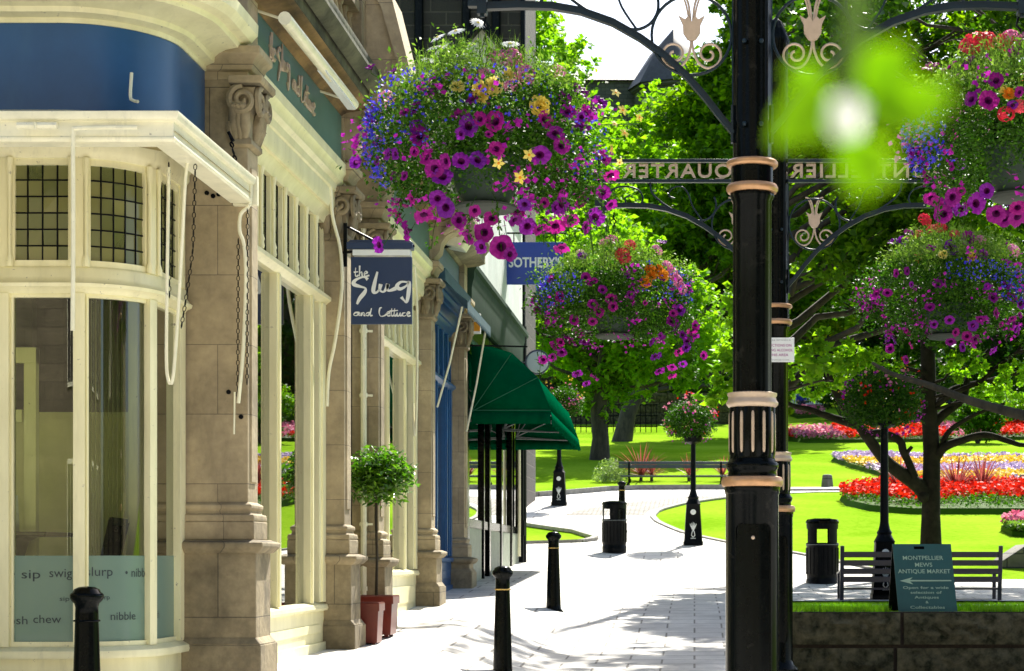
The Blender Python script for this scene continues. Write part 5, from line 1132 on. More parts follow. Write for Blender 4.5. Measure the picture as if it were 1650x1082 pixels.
# tall dark building behind the row
db = thing('tall_dark_building', 'tall dark stone house with drainpipes rising behind the shop roofs', 'building', (-7, 46, 1))
mb = MB().box(-14,PX(846,45),45,48,.5,20); obj('wall', mb, dstone, db)
mb = MB(); xs_ = [PX(px,45) for px in (676,752,800)]
for x_ in xs_: mb.tube([(x_,44.9,1),(x_,44.9,20)], .11, 8)
mb.tube([(PX(843,45),44.93,1),(PX(843,45),44.93,20)], .06, 8); obj('drainpipe', mb, blackm, db)
for x_, z_ in ((PX(690,45)-1.9,12.5),(PX(720,45),8.0),(PX(785,45),8.0)):
    mb = MB(); mb.box(x_-.6,x_+.6,44.95,45.02,z_-1,z_+1); w_ = obj('window', mb, white, db); mb = MB(); 
    for sx_ in (-.29,.29):
        for sz_ in (-.48,.48): mb.cbox(x_+sx_,44.945,z_+sz_,.48,.01,.86)
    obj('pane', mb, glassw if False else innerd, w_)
mb = MB(); mb.box(-14.2,PX(850,45),44.8,48.2,19.9,20.3); obj('coping', mb, gstone, db)
wg = thing('white_gable', 'small cream rendered gable with dark barge boards behind the biggest basket', 'building', (PX(776,36), 36, 1)); D = 36
mb = MB(); mb.prism([(PX(700,D),-.5),(PX(812,D),-.5),(PX(812,D),PZ(85,D)),(PX(776,D),PZ(40,D)),(PX(700,D),PZ(125,D))], D, D+3, 'y'); obj('wall', mb, mat('cream_render', (.62,.62,.50), .8, 0, .08, 3), wg)
mb = MB(); mb.bar(P(776,36,D-.1),P(818,88,D-.1),.3,.14); mb.bar(P(776,36,D-.1),P(694,130,D-.1),.3,.14); obj('barge_board', mb, blackm, wg)
# stone turret roof far off among the trees
tu = thing('stone_turret', 'grey stone turret with pointed slate roof seen between the treetops', 'building', (PX(1085,125), 125, 9)); D = 125; x_ = PX(1085,D)
mb = MB(); mb.lathe((x_,D,0), [(2.6,8),(2.6,PZ(155,D)),(2.9,PZ(150,D)),(2.9,PZ(145,D))], 8); mb.box(x_-7,x_+6,D+1,D+9,8,PZ(125,D)); obj('wall', mb, gstone, tu)
mb = MB(); mb.lathe((x_,D,0), [(3.1,PZ(146,D)),(1.6,PZ(90,D)),(.05,PZ(48,D))], 8); mb.prism([(D+.6,PZ(125,D)),(D+9.4,PZ(125,D)),(D+5,PZ(85,D))], x_-7.2, x_+6.2, 'x'); obj('slate_roof', mb, mat('grey_slate', (.05,.05,.05), .6, 0, .3, 4), tu)
# terrace behind the viewer, which the windows reflect, and an added side building
ob = thing('stone_terrace', 'sunlit sandstone terrace across the square, seen only as a reflection in the bay glass', 'building', (0, -14, -1.6))
mb = MB().box(-45,14,-20,-14,-2,12); obj('wall', mb, terst, ob)
for i in range(13):
    for j in range(3):
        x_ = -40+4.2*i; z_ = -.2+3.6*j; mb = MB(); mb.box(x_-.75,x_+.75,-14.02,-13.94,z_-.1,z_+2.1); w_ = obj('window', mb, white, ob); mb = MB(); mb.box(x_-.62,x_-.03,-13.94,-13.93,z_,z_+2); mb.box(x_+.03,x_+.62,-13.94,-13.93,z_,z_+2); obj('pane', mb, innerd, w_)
sh_ = thing('added_side_building', 'plain stone building added out of view to darken the reflection in the curved bay glass', 'building', (18, -4, -1.6))  # unseen building, added so the curved pane mirrors dark stone instead of sky
obj('wall', MB().box(16,24,-13,6,-2,11), terst, sh_)
for i in range(4):
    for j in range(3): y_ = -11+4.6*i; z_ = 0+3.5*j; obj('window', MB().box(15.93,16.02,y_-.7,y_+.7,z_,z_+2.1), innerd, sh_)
# table, menu and chair inside the bay
tb = thing('pub_table', 'dark wooden pedestal table inside the bay window with a menu standing on it', 'table', (PX(30,12.2), 12.2, -1.1)); x_ = PX(30,12.2); D = 12.15; zt = PZ(858,D)
mb = MB().box(PX(-60,D),PX(102,D),D-.32,D+.32,zt-.03,zt); obj('table_top', mb, darkwd, tb, bevel=.008); mb = MB(); mb.lathe((PX(5,D),D,0), [(.26,-1.1),(.25,-1.07),(.06,-1.0),(.05,-.4),(.08,-.2),(.16,zt-.06),(.22,zt-.03)], 16); obj('pedestal', mb, darkwd, tb, ang=60)
mn = thing('menu', 'white folded menu card standing on the table in the bay window', 'menu', (PX(10,D), D, zt)); mb = MB(); mb.add([(PX(-6,D),D,zt),(PX(27,D),D+.05,zt),(PX(27,D),D+.02,zt+.24),(PX(-6,D),D-.02,zt+.25)], [(0,1,2,3)]); o_ = obj('card', mb, papers, mn); q_ = o_.modifiers.new('t','SOLIDIFY'); q_.thickness = .02
ch = thing('pub_chair', 'black slatted chair back leaning behind the frosted bay glass', 'chair', (PX(188,12.1), 12.1, -1.1)); D = 12.0; mb = MB()
mb.bar(P(166,900,D),P(180,838,D),.035,.03); mb.bar(P(190,900,D+.1),P(204,842,D+.1),.035,.03); mb.bar(P(178,840,D),P(204,843,D+.1),.03,.05)
for t_ in (.25,.5,.75): mb.bar(P(166+24*t_,900,D+.1*t_),P(180+24*t_,840+2*t_,D+.1*t_),.02,.02)
obj('backrest', mb, black, ch); mb = MB(); a = P(178,925,D); mb.box(a[0]-.2,a[0]+.22,D-.25,D+.2,a[2]-.03,a[2]+.01); obj('seat', mb, black, ch, bevel=.01)
for sx_ in (-.17,.18):
    for sy_ in (-.22,.17): mb = MB(); mb.bar((a[0]+sx_,D+sy_,-1.1),(a[0]+sx_,D+sy_,a[2]-.03),.03,.03); obj('leg', mb, black, ch)
# ------------------------------------------------------------------ street furniture
def bollard(label, x, y, h=1.0, z=None, ring=gold, s=1.0, group='bollards along the pavement'):
    z = G(x, y)+.01 if z is None else z; t = thing('bollard', label, 'bollard', (x, y, z), group); mb = MB(); H = h
    mb.lathe((x,y,z), [(.125*s,0),(.125*s,.03),(.105*s,.05),(.092*s,.07),(.088*s,.12),(.066*s,H-.20),(.066*s,H-.16),(.064*s,H-.12),(.070*s,H-.10),(.085*s,H-.085),(.094*s,H-.07),(.095*s,H-.05),(.088*s,H-.04),(.080*s,H-.035),(.072*s,H-.018),(.045*s,H-.005),(0,H)], 32)
    obj('post', mb, black, t, ang=50)
    mb = MB(); mb.lathe((x,y,z), [(.064*s,H-.207),(.075*s,H-.205),(.077*s,H-.20),(.075*s,H-.195),(.064*s,H-.193)], 32); obj('ring', mb, ring, t)
    return t
bollard('black bollard nearest to the viewer in front of the frosted bay window', PX(140,10.8), 10.8, .99, z=PZ(945,10.8)-.99, ring=black)
bollard('black bollard with brass ring mid pavement, cut off by the bottom edge', PX(810,15.8), 15.8, .99, z=PZ(912,15.8)-.99, s=.93)
bollard('black bollard with brass ring standing whole between the awning and the round bin', PX(892,22.5), 22.5, 1.0, z=PZ(990,22.5))
bollard('distant black bollard peeping out above the round bin', PX(1002,40), 40, 1.1)
def bin_(label, x, y, h, r, z=None, turn=0):
    z = G(x, y)+.01 if z is None else z; t = thing('litter_bin', label, 'bin', (x, y, z), 'round litter bins'); n = 48
    mb = MB(); mb.lathe((x,y,z), [(r*1.0,0),(r*1.02,.03),(r*1.02,h*.12),(r*.97,h*.14),(r*1.0,h*.17),(r*1.0,h*.60),(r*1.03,h*.615),(r*1.03,h*.64),(r*.98,h*.65),(r*.92,h*.65),(r*.92,h*.3)], n, cap=False)
    for k in range(20): a = 2*PI*k/20; mb.tube([(x+r*1.0*math.cos(a),y+r*1.0*math.sin(a),z+h*.2),(x+r*1.0*math.cos(a),y+r*1.0*math.sin(a),z+h*.58)], .012, 5)
    obj('drum', mb, blackm, t, ang=50)
    mb = MB(); mb.lathe((x,y,z), [(r*1.032,h*.618),(r*1.038,h*.62),(r*1.038,h*.626),(r*1.032,h*.628)], n, cap=False); obj('band', mb, lead, t)
    mb = MB()                                                              # hood on four wide stiles with openings between
    for k in range(4):
        a0 = turn+k*PI/2+PI/4-.36; seg = 8; vs = []
        for q in (r*.99, r*.93):
            for i in range(seg+1):
                a = a0+.72*i/seg; vs += [(x+q*math.cos(a), y+q*math.sin(a), z+h*.64), (x+q*math.cos(a), y+q*math.sin(a), z+h*.86)]
        m_ = 2*(seg+1); mb.add(vs, [(2*i,2*i+2,2*i+3,2*i+1) for i in range(seg)]+[(m_+2*i,m_+2*i+1,m_+2*i+3,m_+2*i+2) for i in range(seg)]+[(0,1,m_+1,m_),(2*seg,m_+2*seg,m_+2*seg+1,2*seg+1)])
    mb.lathe((x,y,z), [(r*.99,h*.85),(r*1.0,h*.90),(r*1.0,h*.93)], n, cap=False)
    obj('hood', mb, blackm, t, ang=50)
    mb = MB(); mb.lathe((x,y,z), [(r*1.0,h*.925),(r*1.05,h*.93),(r*1.05,h*.955),(r*.95,h*.985),(r*.5,h*1.0),(0,h*1.0)], n); obj('lid', mb, black, t)
    return t
bin_('round black litter bin standing alone on the sunny paving in the middle distance', PX(990,35), 35, .97, .225, turn=PI/4)
bin_('round black litter bin with see-through opening just right of the iron pillars', PX(1325,31), 31, 1.16, .265, z=PZ(948,31), turn=0)
# benches
benchm = mat('navy_black_bench_paint', (.02,.018,.035), .3, 0, .2, 8, spec=.6)
b = thing('park_bench', 'dark slatted bench seen from behind, partly covered by the sandwich board', 'bench', (PX(1484,26), 26, PZ(975,26))); D = 26; zb = PZ(975,D); xa, xb = PX(1357,D), PX(1612,D)
for k, pz in enumerate((894, 907.5, 921, 934)):
    mb = MB().box(xa, xb, D-.02+.01*k, D+.01+.01*k, PZ(pz+4.6,D), PZ(pz-4.6,D)); obj('back_slat', mb, benchm, b, bevel=.006)
for x_ in (xa, (xa+xb)/2, xb):
    mb = MB(); mb.bar((x_, D+.10, zb), (x_, D-.03, PZ(880,D)), .055, .05); mb.bar((x_, D+.56, zb), (x_, D+.54, PZ(925,D)), .05, .05); obj('leg', mb, benchm, b, bevel=.005)
    if x_ != (xa+xb)/2: mb = MB(); mb.bar((x_, D+.0, PZ(920,D)), (x_, D+.62, PZ(925,D)), .06, .03); obj('armrest', mb, benchm, b, bevel=.005)
for k in range(5): mb = MB().box(xa, xb, D+.10+.10*k, D+.18+.10*k, PZ(951,D), PZ(948,D)); obj('seat_slat', mb, benchm, b, bevel=.004)
D = 53; b = thing('long_bench', 'long grey garden bench with iron legs on the kerb before the lawn', 'bench', (PX(1088,D), D, G(0,D)))
slate = mat('blue_grey_bench_paint', (.06,.08,.085), .6, 0, .2, 6); zb = PZ(788,D)
for z0, z1 in ((PZ(754,D),PZ(748.5,D)),(PZ(748,D),PZ(743,D))): mb = MB().box(PX(996,D),PX(1178,D),D+.30,D+.34,z0,z1); obj('back_slat', mb, slate, b, bevel=.01)
for k in range(4): mb = MB().box(PX(1000,D),PX(1174,D),D-.18+.12*k,D-.08+.12*k,PZ(769,D),PZ(766.5,D)); obj('seat_slat', mb, slate, b, bevel=.006)
for px in (1013, 1162):
    x_ = PX(px,D); mb = MB(); mb.tube(smooth([(x_,D+.32,PZ(744,D)),(x_,D+.27,PZ(766,D)),(x_,D+.2,PZ(772,D)),(x_,D+.32,zb)]), .03, 6); mb.tube(smooth([(x_,D-.16,PZ(769,D)),(x_+.05,D-.10,PZ(776,D)),(x_-.04,D-.14,PZ(782,D)),(x_,D-.2,zb)]), .03, 6); mb.tube([(x_,D-.16,PZ(770,D)),(x_,D+.25,PZ(770,D))], .025, 6); obj('iron_leg', mb, black, b)
# lamp posts with flower baskets
def lamp_post(label, x, y, z, ztop, r=.055, arm_=True):
    t = thing('basket_post', label, 'post', (x, y, z), 'ornate posts carrying flower baskets'); mb = MB()
    q4 = lambda a, zz: (1/max(abs(math.cos(a)), abs(math.sin(a))))**.8 if zz < .88 else 1
    mb.lathe((x,y,z), [(.20,0),(.20,.07),(.185,.09),(.14,.80),(.15,.82),(.12,.88),(.10,.92),(.11,.95),(.085,.99),(.07,1.05),(r,1.10),(r*.85,ztop-z)], 32, rad=q4); obj('shaft', mb, blackm, t, ang=40)
    mb = MB(); mb.lathe((0,0,0), [(0,0),(.05,0),(.055,.006),(.05,.012),(0,.012)], 16); 
    mb.v = [(x+v[0], y-.165-v[2], z+.66+v[1]) for v in mb.v]; em = obj('emblem', mb, letterw, t)
    mb = MB()
    for k in range(-2, 3): mb.tube([(x,y-.178,z+.28),(x+.022*k,y-.176,z+.38),(x+.032*k,y-.172,z+.46-.015*abs(k))], [.006,.011,.005], 5)
    for k in (-1,1): mb.tube([(x,y-.182,z+.16),(x+k*.035,y-.182,z+.20),(x+k*.02,y-.178,z+.27),(x,y-.178,z+.30)], .008, 5)
    mb.tube([(x-.05,y-.185,z+.14),(x+.05,y-.185,z+.14)], .007, 5); obj('crest_relief', mb, letterw, t)
    mb = MB(); mb.lathe((x,y,0), [(.03,ztop-.22),(.17,ztop-.16),(.20,ztop),(.03,ztop)], 20); obj('basket_ring', mb, blackm, t)
    return t
def post_basket(label, x, y, zc, r, seed, pal, n=5200):
    rg = np.random.default_rng(seed); rr = random.Random(seed); t = thing('post_flower_basket', label, 'flower basket', (x, y, zc-r*.6), 'flower baskets on top of posts')
    d = in_ball(n, rg, .45); d[:,2] = np.where(d[:,2] < -.6, d[:,2]*.6, d[:,2]); d += rg.normal(0,.06,(n,3)); d *= np.array([1,1,.85])
    obj('foliage', leaf_quads(d*r+np.array([x,y,zc]), .055, rg, .3), lf_small, t)
    for m_, k, zr, nm in pal:
        q = in_ball(14, rg, .95); q = q[rg.integers(0, 14, k)] + rg.normal(0,.16,(k,3)); q /= np.linalg.norm(q, axis=1)[:,None]; q[:,2] = q[:,2]*.8+zr; q *= r*rg.uniform(.95,1.08,(k,1))
        o = obj(nm, leaf_quads(q+np.array([x,y,zc]), .05, rg, .1, aspect=.9), m_, t); o['kind'] = 'stuff'
    return t
D = 37; lamp_post('black post with white crest carrying a pink basket beyond the round bin', PX(1117,D), D, G(PX(1117,D),D), PZ(700,D)); post_basket('pink and red basket on the middle post in front of the long bench', PX(1112,D), D, PZ(682,D), .54, 21, [(fl_pinkb,110,.25,'pink_flowers'),(fl_red,60,.3,'red_flowers'),(fl_mag,60,0,'magenta_flowers')])
D = 46; lamp_post('black post with white crest seen below the tip of the green awning', PX(901,D), D, PZ(815,D), PZ(665,D)); post_basket('basket with orange and pink blooms half hidden behind the green awning', PX(908,D), D, PZ(652,D), .52, 22, [(fl_yel,30,.5,'orange_flowers'),(fl_pinkb,100,.2,'pink_flowers'),(fl_mag,40,0,'magenta_flowers')])
D = 26.5; lamp_post('dark post rising behind the slatted bench beside the tree trunk', PX(1425,D), D, PZ(966,D), PZ(668,D), r=.062); post_basket('full magenta and red basket on the post beside the tree trunk', PX(1422,D), D, PZ(650,D), .60, 23, [(fl_mag,150,.0,'magenta_flowers'),(fl_red,60,.35,'red_flowers'),(fl_pinkb,60,.1,'pink_flowers'),(fl_yel,12,.2,'yellow_flowers')], 7000)
# sandwich board
D = 18.52; zt, zb = PZ(877,D), PZ(988,D-.12); t = thing('sandwich_board', 'dark green folding market board with pale lettering standing on the wall top', 'sign', (PX(1489,D), D, zb))
xa, xb = PX(1438,D), PX(1532,D); o_ = .045
mb = MB(); H = zt-zb; slope = lambda z_: D-.16+.12*(z_-zb)/H
def bpt(u, v, dy=0): return (xa+(xb-xa)*u+o_*(1-v), D-.15+.15*v+dy, zb+H*v)
# face with a hand slot near its top edge
U = [0,.36,.54,1]; V_ = [0,.925,.965,1]
for k0, dy in ((0, -.006), (1, .006)):
    vs = [bpt(u, v, dy) for v in V_ for u in U]; fs = [(j*4+i, j*4+i+1, (j+1)*4+i+1, (j+1)*4+i) for j in range(3) for i in range(3) if not (i == 1 and j == 1)]; mb.add(vs, fs if k0 == 0 else [f[::-1] for f in fs])
for a, b_ in (((0,0),(1,0)),((1,0),(1,1)),((1,1),(0,1)),((0,1),(0,0))): mb.add([bpt(*a,-.006),bpt(*b_,-.006),bpt(*b_,.006),bpt(*a,.006)], [(0,1,2,3)])
obj('front_panel', mb, boardgr, t, smooth=False)
mb = MB(); mb.add([(xa,D+.01,zt),(xb,D+.01,zt),(xb-.01,D+.30,zb),(xa-.01,D+.30,zb),(xa,D+.022,zt),(xb,D+.022,zt),(xb-.01,D+.312,zb),(xa-.01,D+.312,zb)], [(0,1,2,3),(7,6,5,4),(0,4,5,1),(2,6,7,3),(0,3,7,4),(1,5,6,2)]); obj('rear_panel', mb, blackm, t, smooth=False)
mb = MB()
sh = lambda u, v: Matrix(((1,-o_/H*.98,0,bpt(u,v)[0]),(0,.15/H,-1,bpt(u,v)[1]-.007),(0,1,0,bpt(u,v)[2]),(0,0,0,1)))
for body, v, h, wd in (('MONTPELLIER',.795,.040,.40),('MEWS',.695,.040,.17),('ANTIQUE MARKET',.60,.040,.52),('Open for a wide',.365,.026,.45),('selection of',.295,.026,.31),('Antiques',.225,.026,.24),('&',.155,.024,.03),('Collectables',.08,.028,.34)):
    text_mb(body, h, sh(.5, v), wd, .001, mb, bold=.008)
M_ = sh(.5,.465); mb.add([M_ @ Vector(p) for p in ((-.25,0,.001),(-.12,.035,.001),(-.15,.008,.001),(.26,.008,.001),(.26,-.004,.001),(-.15,-.006,.001),(-.12,-.035,.001))], [(0,6,5,2),(0,2,1),(2,5,4,3)])
obj('lettering', mb, paleg, t, smooth=False)

# planters and bay tree
def planter(label, x, y, w_, h, z=None):
    z = G(x, y) if z is None else z; t = thing('planter', label, 'planter', (x, y, z), 'square terracotta planters'); mb = MB(); a = w_/2
    def ring(h0, h1, s0, s1): mb.add([(x+s0*i, y+s0*j, z+h0) for i, j in ((-1,-1),(1,-1),(1,1),(-1,1))]+[(x+s1*i, y+s1*j, z+h1) for i, j in ((-1,-1),(1,-1),(1,1),(-1,1))], [(0,1,5,4),(1,2,6,5),(2,3,7,6),(3,0,4,7)])
    ring(.02,h*.80,a*.84,a*.93); ring(h*.80,h*.80,a*.93,a); ring(h*.80,h*.97,a,a); ring(h*.97,h,a,a*.97); ring(h,h,a*.97,a*.86); ring(h,h*.85,a*.86,a*.84)
    mb.add([(x-a*.76,y-a*.76,z+.02),(x+a*.76,y-a*.76,z+.02),(x+a*.76,y+a*.76,z+.02),(x-a*.76,y+a*.76,z+.02)], [(0,1,2,3)])
    for i in (-1,1):
        for j in (-1,1): mb.cbox(x+i*a*.62, y+j*a*.62, z+.012, a*.22, a*.22, .024)
    obj('pot', mb, terra, t, bevel=.004); mb = MB().box(x-a*.85,x+a*.85,y-a*.85,y+a*.85,z+h*.80,z+h*.87); obj('soil', mb, soil, t); return t, z+h*.87
planter('smaller square terracotta planter tucked behind the pier foot, without a tree', PX(588,16.25)+.0, 16.25, .30, .37, z=PZ(1040,16.15))
_, zs = planter('larger square terracotta planter holding the clipped bay tree', PX(606,16.95), 16.95, .37, .375, z=PZ(1027,16.8))
x_, y_ = PX(606,16.95), 16.95; t = thing('bay_tree', 'clipped round bay tree on a thin bare stem beside the pub door', 'plant', (x_, y_, zs))
mb = MB(); rr = random.Random(3); mb.tube([(x_,y_,zs-.02),(x_+.008,y_,zs+.4),(x_-.004,y_,PZ(830,16.95)),(x_,y_,PZ(780,16.95))], [.014,.012,.011,.010], 8)
cx_, cz_ = PX(611,16.95), PZ(768,16.95)
for i in range(26): a = rr.uniform(0,6.28); e = rr.uniform(-.4,1.3); mb.tube([(x_,y_,PZ(800,16.95)),(cx_+.13*math.cos(a)*math.cos(e),y_+.13*math.sin(a)*math.cos(e),cz_+.1*math.sin(e)),(cx_+.24*math.cos(a)*math.cos(e),y_+.24*math.sin(a)*math.cos(e),cz_+.22*math.sin(e))], [.007,.005,.002], 4)
mb.tube([(x_+.012,y_-.02,zs-.02),(x_+.012,y_-.02,PZ(800,16.95))], .006, 5)
obj('stem', mb, bark, t); rg = np.random.default_rng(8); d = in_ball(3000, rg, .25); d[:,2] *= .92; d += rg.normal(0,.09,(3000,3)); 
spk = rg.normal(0,1,(240,3)); spk /= np.linalg.norm(spk,axis=1)[:,None]; spk = spk*rg.uniform(1.0,1.22,(240,1)); d = np.concatenate([d, spk])
obj('foliage', leaf_quads(d*np.array([.30,.28,.25])+np.array([cx_,y_,cz_]), .066, rg, .6, aspect=.36), lf_bay, t)

# ------------------------------------------------------------------ gardens
def flower_mass(name, label, poly, zf, rows, h, seed, cat='flower bed', group=None, leafn=6000, lsz=.09):
    """poly: closed outline (x, y); rows: list of (material, count, test(u,v), size, part name); u,v = place inside the bounding box"""
    xs_ = [p[0] for p in poly]; ys_ = [p[1] for p in poly]; x0, x1, y0, y1 = min(xs_), max(xs_), min(ys_), max(ys_); rg = np.random.default_rng(seed)
    cx, cy = sum(xs_)/len(poly), sum(ys_)/len(poly); t = thing(name, label, cat, (cx, cy, zf(cx, cy)), group)
    px_, py_ = np.array(xs_), np.array(ys_)
    def inside(X, Y):
        r = np.zeros(len(X), bool); n = len(px_)
        for i in range(n):
            j = (i+1) % n; c = ((py_[i] > Y) != (py_[j] > Y)) & (X < (px_[j]-px_[i])*(Y-py_[i])/(py_[j]-py_[i]+1e-9)+px_[i]); r ^= c
        return r
    def samp(n, test, dz):
        X = rg.uniform(x0, x1, n*5); Y = rg.uniform(y0, y1, n*5); k = inside(X, Y); X, Y = X[k], Y[k]
        if test is not None: k = test((X-x0)/(x1-x0), (Y-y0)/(y1-y0), X, Y); X, Y = X[k], Y[k]
        X, Y = X[:n], Y[:n]; Z = np.array([zf(a, b) for a, b in zip(X, Y)])+dz*rg.uniform(.5, 1.05, len(X)); return np.c_[X, Y, Z]
    mb = MB(); n = len(poly); mb.add([(a, b, zf(a, b)-.02) for a, b in poly]+[(cx+(a-cx)*.97, cy+(b-cy)*.97, zf(a, b)+h*.45) for a, b in poly], [tuple(range(n, 2*n))]+[(i, (i+1)%n, n+(i+1)%n, n+i) for i in range(n)]); obj('soil_mound', mb, lf_shrub, t)
    obj('foliage', leaf_quads(samp(leafn, None, h*.9), lsz, rg, .6), lf_shrub, t)
    for m_, cnt, test, sz, nm, hz in rows: o = obj(nm, leaf_quads(samp(cnt, test, h*hz), sz, rg, .8, aspect=.95), m_, t); o['kind'] = 'stuff'
    return t
def gp(px, py):
    """the ground point seen at a pixel"""
    lo = None; d = 36.0
    while d < 140:
        if PZ(py, d) <= G(PX(px, d), d): lo = d; break
        d += .1
    d = lo or 90; return (PX(px, d), d)
cord = []
red = [gp(*p) for p in ((1352,806),(1375,797),(1450,794),(1540,793),(1650,793),(1800,795),(1800,828),(1650,829),(1560,829),(1470,829),(1400,824),(1362,815))]
flower_mass('flower_bed', 'bright red flower bed with spiky plants behind the dark bench', red, G, [(fl_red, 6500, lambda u, v, X, Y: v > .22+.1*np.sin(X*2), .11, 'red_flowers', 1.35)], .32, 31, leafn=7000)
mos = [gp(*p) for p in ((1338,743),(1390,739),(1500,744),(1650,744),(1850,746),(1850,783),(1650,782),(1560,781),(1480,778),(1420,768),(1370,754))]
flower_mass('flower_bed', 'carpet bed in bands of lilac and yellow on the upper lawn', mos, G, [(fl_lilac, 9000, lambda u, v, X, Y: np.sin(v*13+.5*np.sin(X*1.1)) < .15, .12, 'lilac_flowers', 1.2), (fl_yel, 6000, lambda u, v, X, Y: (np.sin(v*13+.5*np.sin(X*1.1)) > .25) & (v < .95), .12, 'yellow_flowers', 1.3)], .24, 32, leafn=5000, lsz=.08)
bk = [gp(*p) for p in ((1270,700),(1330,697),(1450,694),(1600,690),(1800,690),(1800,706),(1600,710),(1450,713),(1300,714),(1262,710))]
flower_mass('flower_bed', 'long thin red flower bed at the back of the upper lawn', bk, G, [(fl_red, 5000, lambda u, v, X, Y: np.sin(X*.9) > -.6, .16, 'red_flowers', 1.3), (fl_pinkb, 1500, lambda u, v, X, Y: np.sin(X*.9) < -.5, .16, 'pink_flowers', 1.3)], .32, 33, leafn=5000, lsz=.14)
pk = [gp(*p) for p in ((1265,668),(1290,660),(1330,664),(1325,672),(1285,675))]
flower_mass('flower_bed', 'small pink flower patch in front of the white garden bench', pk, G, [(fl_pinkb, 900, None, .16, 'pink_flowers', 1.2)], .35, 34, leafn=800, lsz=.14)
pk = [gp(*p) for p in ((1612,855),(1630,848),(1700,846),(1720,860),(1660,866),(1630,864))]
flower_mass('flower_bed', 'small round bed edged in silver with pink centre at the right edge', pk, G, [(fl_pinkb, 900, lambda u, v, X, Y: v > .4, .09, 'pink_flowers', 1.5), (lf_pale, 1500, lambda u, v, X, Y: v < .5, .09, 'silver_foliage', 1.1)], .22, 35, leafn=400, lsz=.08)
pk = [gp(*p) for p in ((1560,668),(1600,655),(1800,650),(1800,680),(1620,688),(1570,682))]
flower_mass('flower_bed', 'mixed border of lime foliage and mauve flowers at the far right', pk, G, [(fl_lilac, 1600, lambda u, v, X, Y: v > .4, .2, 'mauve_flowers', 1.3), (lf_pale, 4500, lambda u, v, X, Y: v < .6, .2, 'lime_foliage', 1.2)], .6, 36, leafn=2500, lsz=.18)
def spiky(label, x, y, r, h, seed, n=90, m=None, group='spiky red leaved plants'):
    rg = np.random.default_rng(seed); z = G(x, y); t = thing('spiky_plant', label, 'plant', (x, y, z), group); V = []; Fc = []
    for i in range(n):
        a = rg.uniform(0, 2*PI); el = rg.uniform(.25, 1.45); L = h*rg.uniform(.75, 1.1); wd = .022*h/.8; dx, dy = math.cos(a), math.sin(a)
        for k in range(6):
            u = k/5; rr_ = L*u*math.cos(el)*(1+.3*u); zz = L*u*math.sin(el)-.25*L*u*u*math.cos(el); ww = wd*(1-u)**.6*(.5+u if u < .5 else 1)
            V += [(x+dx*rr_-dy*ww, y+dy*rr_+dx*ww, z+.12+zz), (x+dx*rr_+dy*ww, y+dy*rr_-dx*ww, z+.12+zz)]
        b_ = len(V)-12; Fc += [(b_+2*k, b_+2*k+1, b_+2*k+3, b_+2*k+2) for k in range(5)]
    obj('blades', (np.array(V), np.array(Fc)), m or lf_red, t)
    mb = MB(); mb.tube([(x,y,z-.05),(x,y,z+.2)], .05, 7); obj('stem', mb, bark, t); return t
for px, py, D, nm in ((1449,798,50,'leftmost spiky dark red plant in the red flower bed'),(1541,805,49.5,'spiky dark red plant just right of the tree trunk'),(1583,803,50,'spiky dark red plant at the right in the red flower bed')): spiky(nm, PX(px,D), D, .5, 1.15, px)
for px, nm in ((1033,'tall bronze spiky plant behind the left part of the long bench'),(1050,'bronze spiky plant behind the middle of the long bench'),(1110,'bronze spiky plant behind the post with the pink basket'),(1165,'bronze spiky plant at the right end of the long bench')):
    spiky(nm, PX(px,56.5), 56.5, .5, .75 if px != 1033 else 1.1, px, n=60)
t = thing('grey_shrub', 'feathery grey green shrub at the left end of the long bench', 'plant', (PX(985,56), 56, G(-2.5,56))); rg = np.random.default_rng(40); d = in_ball(1600, rg, .3); d[:,2] = abs(d[:,2])
obj('foliage', leaf_quads(d*np.array([.6,.5,.75])+np.array([PX(985,56),56,G(-2.5,56)]), .11, rg, .2, aspect=.2), leafmat('grey_leaf', (.20,.25,.12), (.30,.34,.20), .3), t); 
# stone markers along the garden path
for i, px in enumerate((1333, 1445, 1548, 1650)):
    D = 53.5; x_ = PX(px, D); z_ = G(x_, D); t = thing('stone_marker', ('squat stone marker standing alone on the lawn right of the pillars','squat stone marker behind the dark post and red bed','squat stone marker right of the tree trunk','squat stone marker at the right edge of the picture')[i], 'stone', (x_, D, z_), 'squat stone markers along the path')
    mb = MB(); mb.lathe((x_,D,z_), [(.17,-.05),(.165,.05),(.135,.34),(.11,.37),(0,.38)], 4, rad=lambda a, z: 1.1); obj('block', mb, gstone, t, bevel=.02)
# pale slab at the right edge
t = thing('stone_plinth', 'pale sloping stone slab beyond the right end of the slatted bench', 'wall', (PX(1650,33), 33, PZ(915,33))); D = 33; mb = MB(); mb.prism([(PX(1614,D),PZ(917,D)),(PX(1614,D),PZ(905,D)),(PX(1655,D),PZ(878,D)),(PX(1760,D),PZ(870,D)),(PX(1760,D),PZ(925,D))], D, D+1.2, 'y'); obj('slab', mb, gstone, t, bevel=.02)
# far walls
stone_wall('garden_wall', 'low dark garden wall at the back left below the trees', PX(845,92), PX(1175,92), 92, 8.1, 5.8, .5, 1.4, (PX(1000,92), 92, 6), 51)
t = thing('iron_railing', 'dark railing with rails above the lawn at the back left', 'fence', (PX(900,86), 86, 5.8)); mb = MB()
for z_ in (6.0,6.5,7.0): mb.tube([(PX(840,86),86,z_),(PX(1060,86),86,z_)], .03, 5)
for k in range(26): x_ = PX(840,86)+.25*k; mb.tube([(x_,86,5.5),(x_,86,7.05)], .02, 4)
obj('rails', mb, black, t)
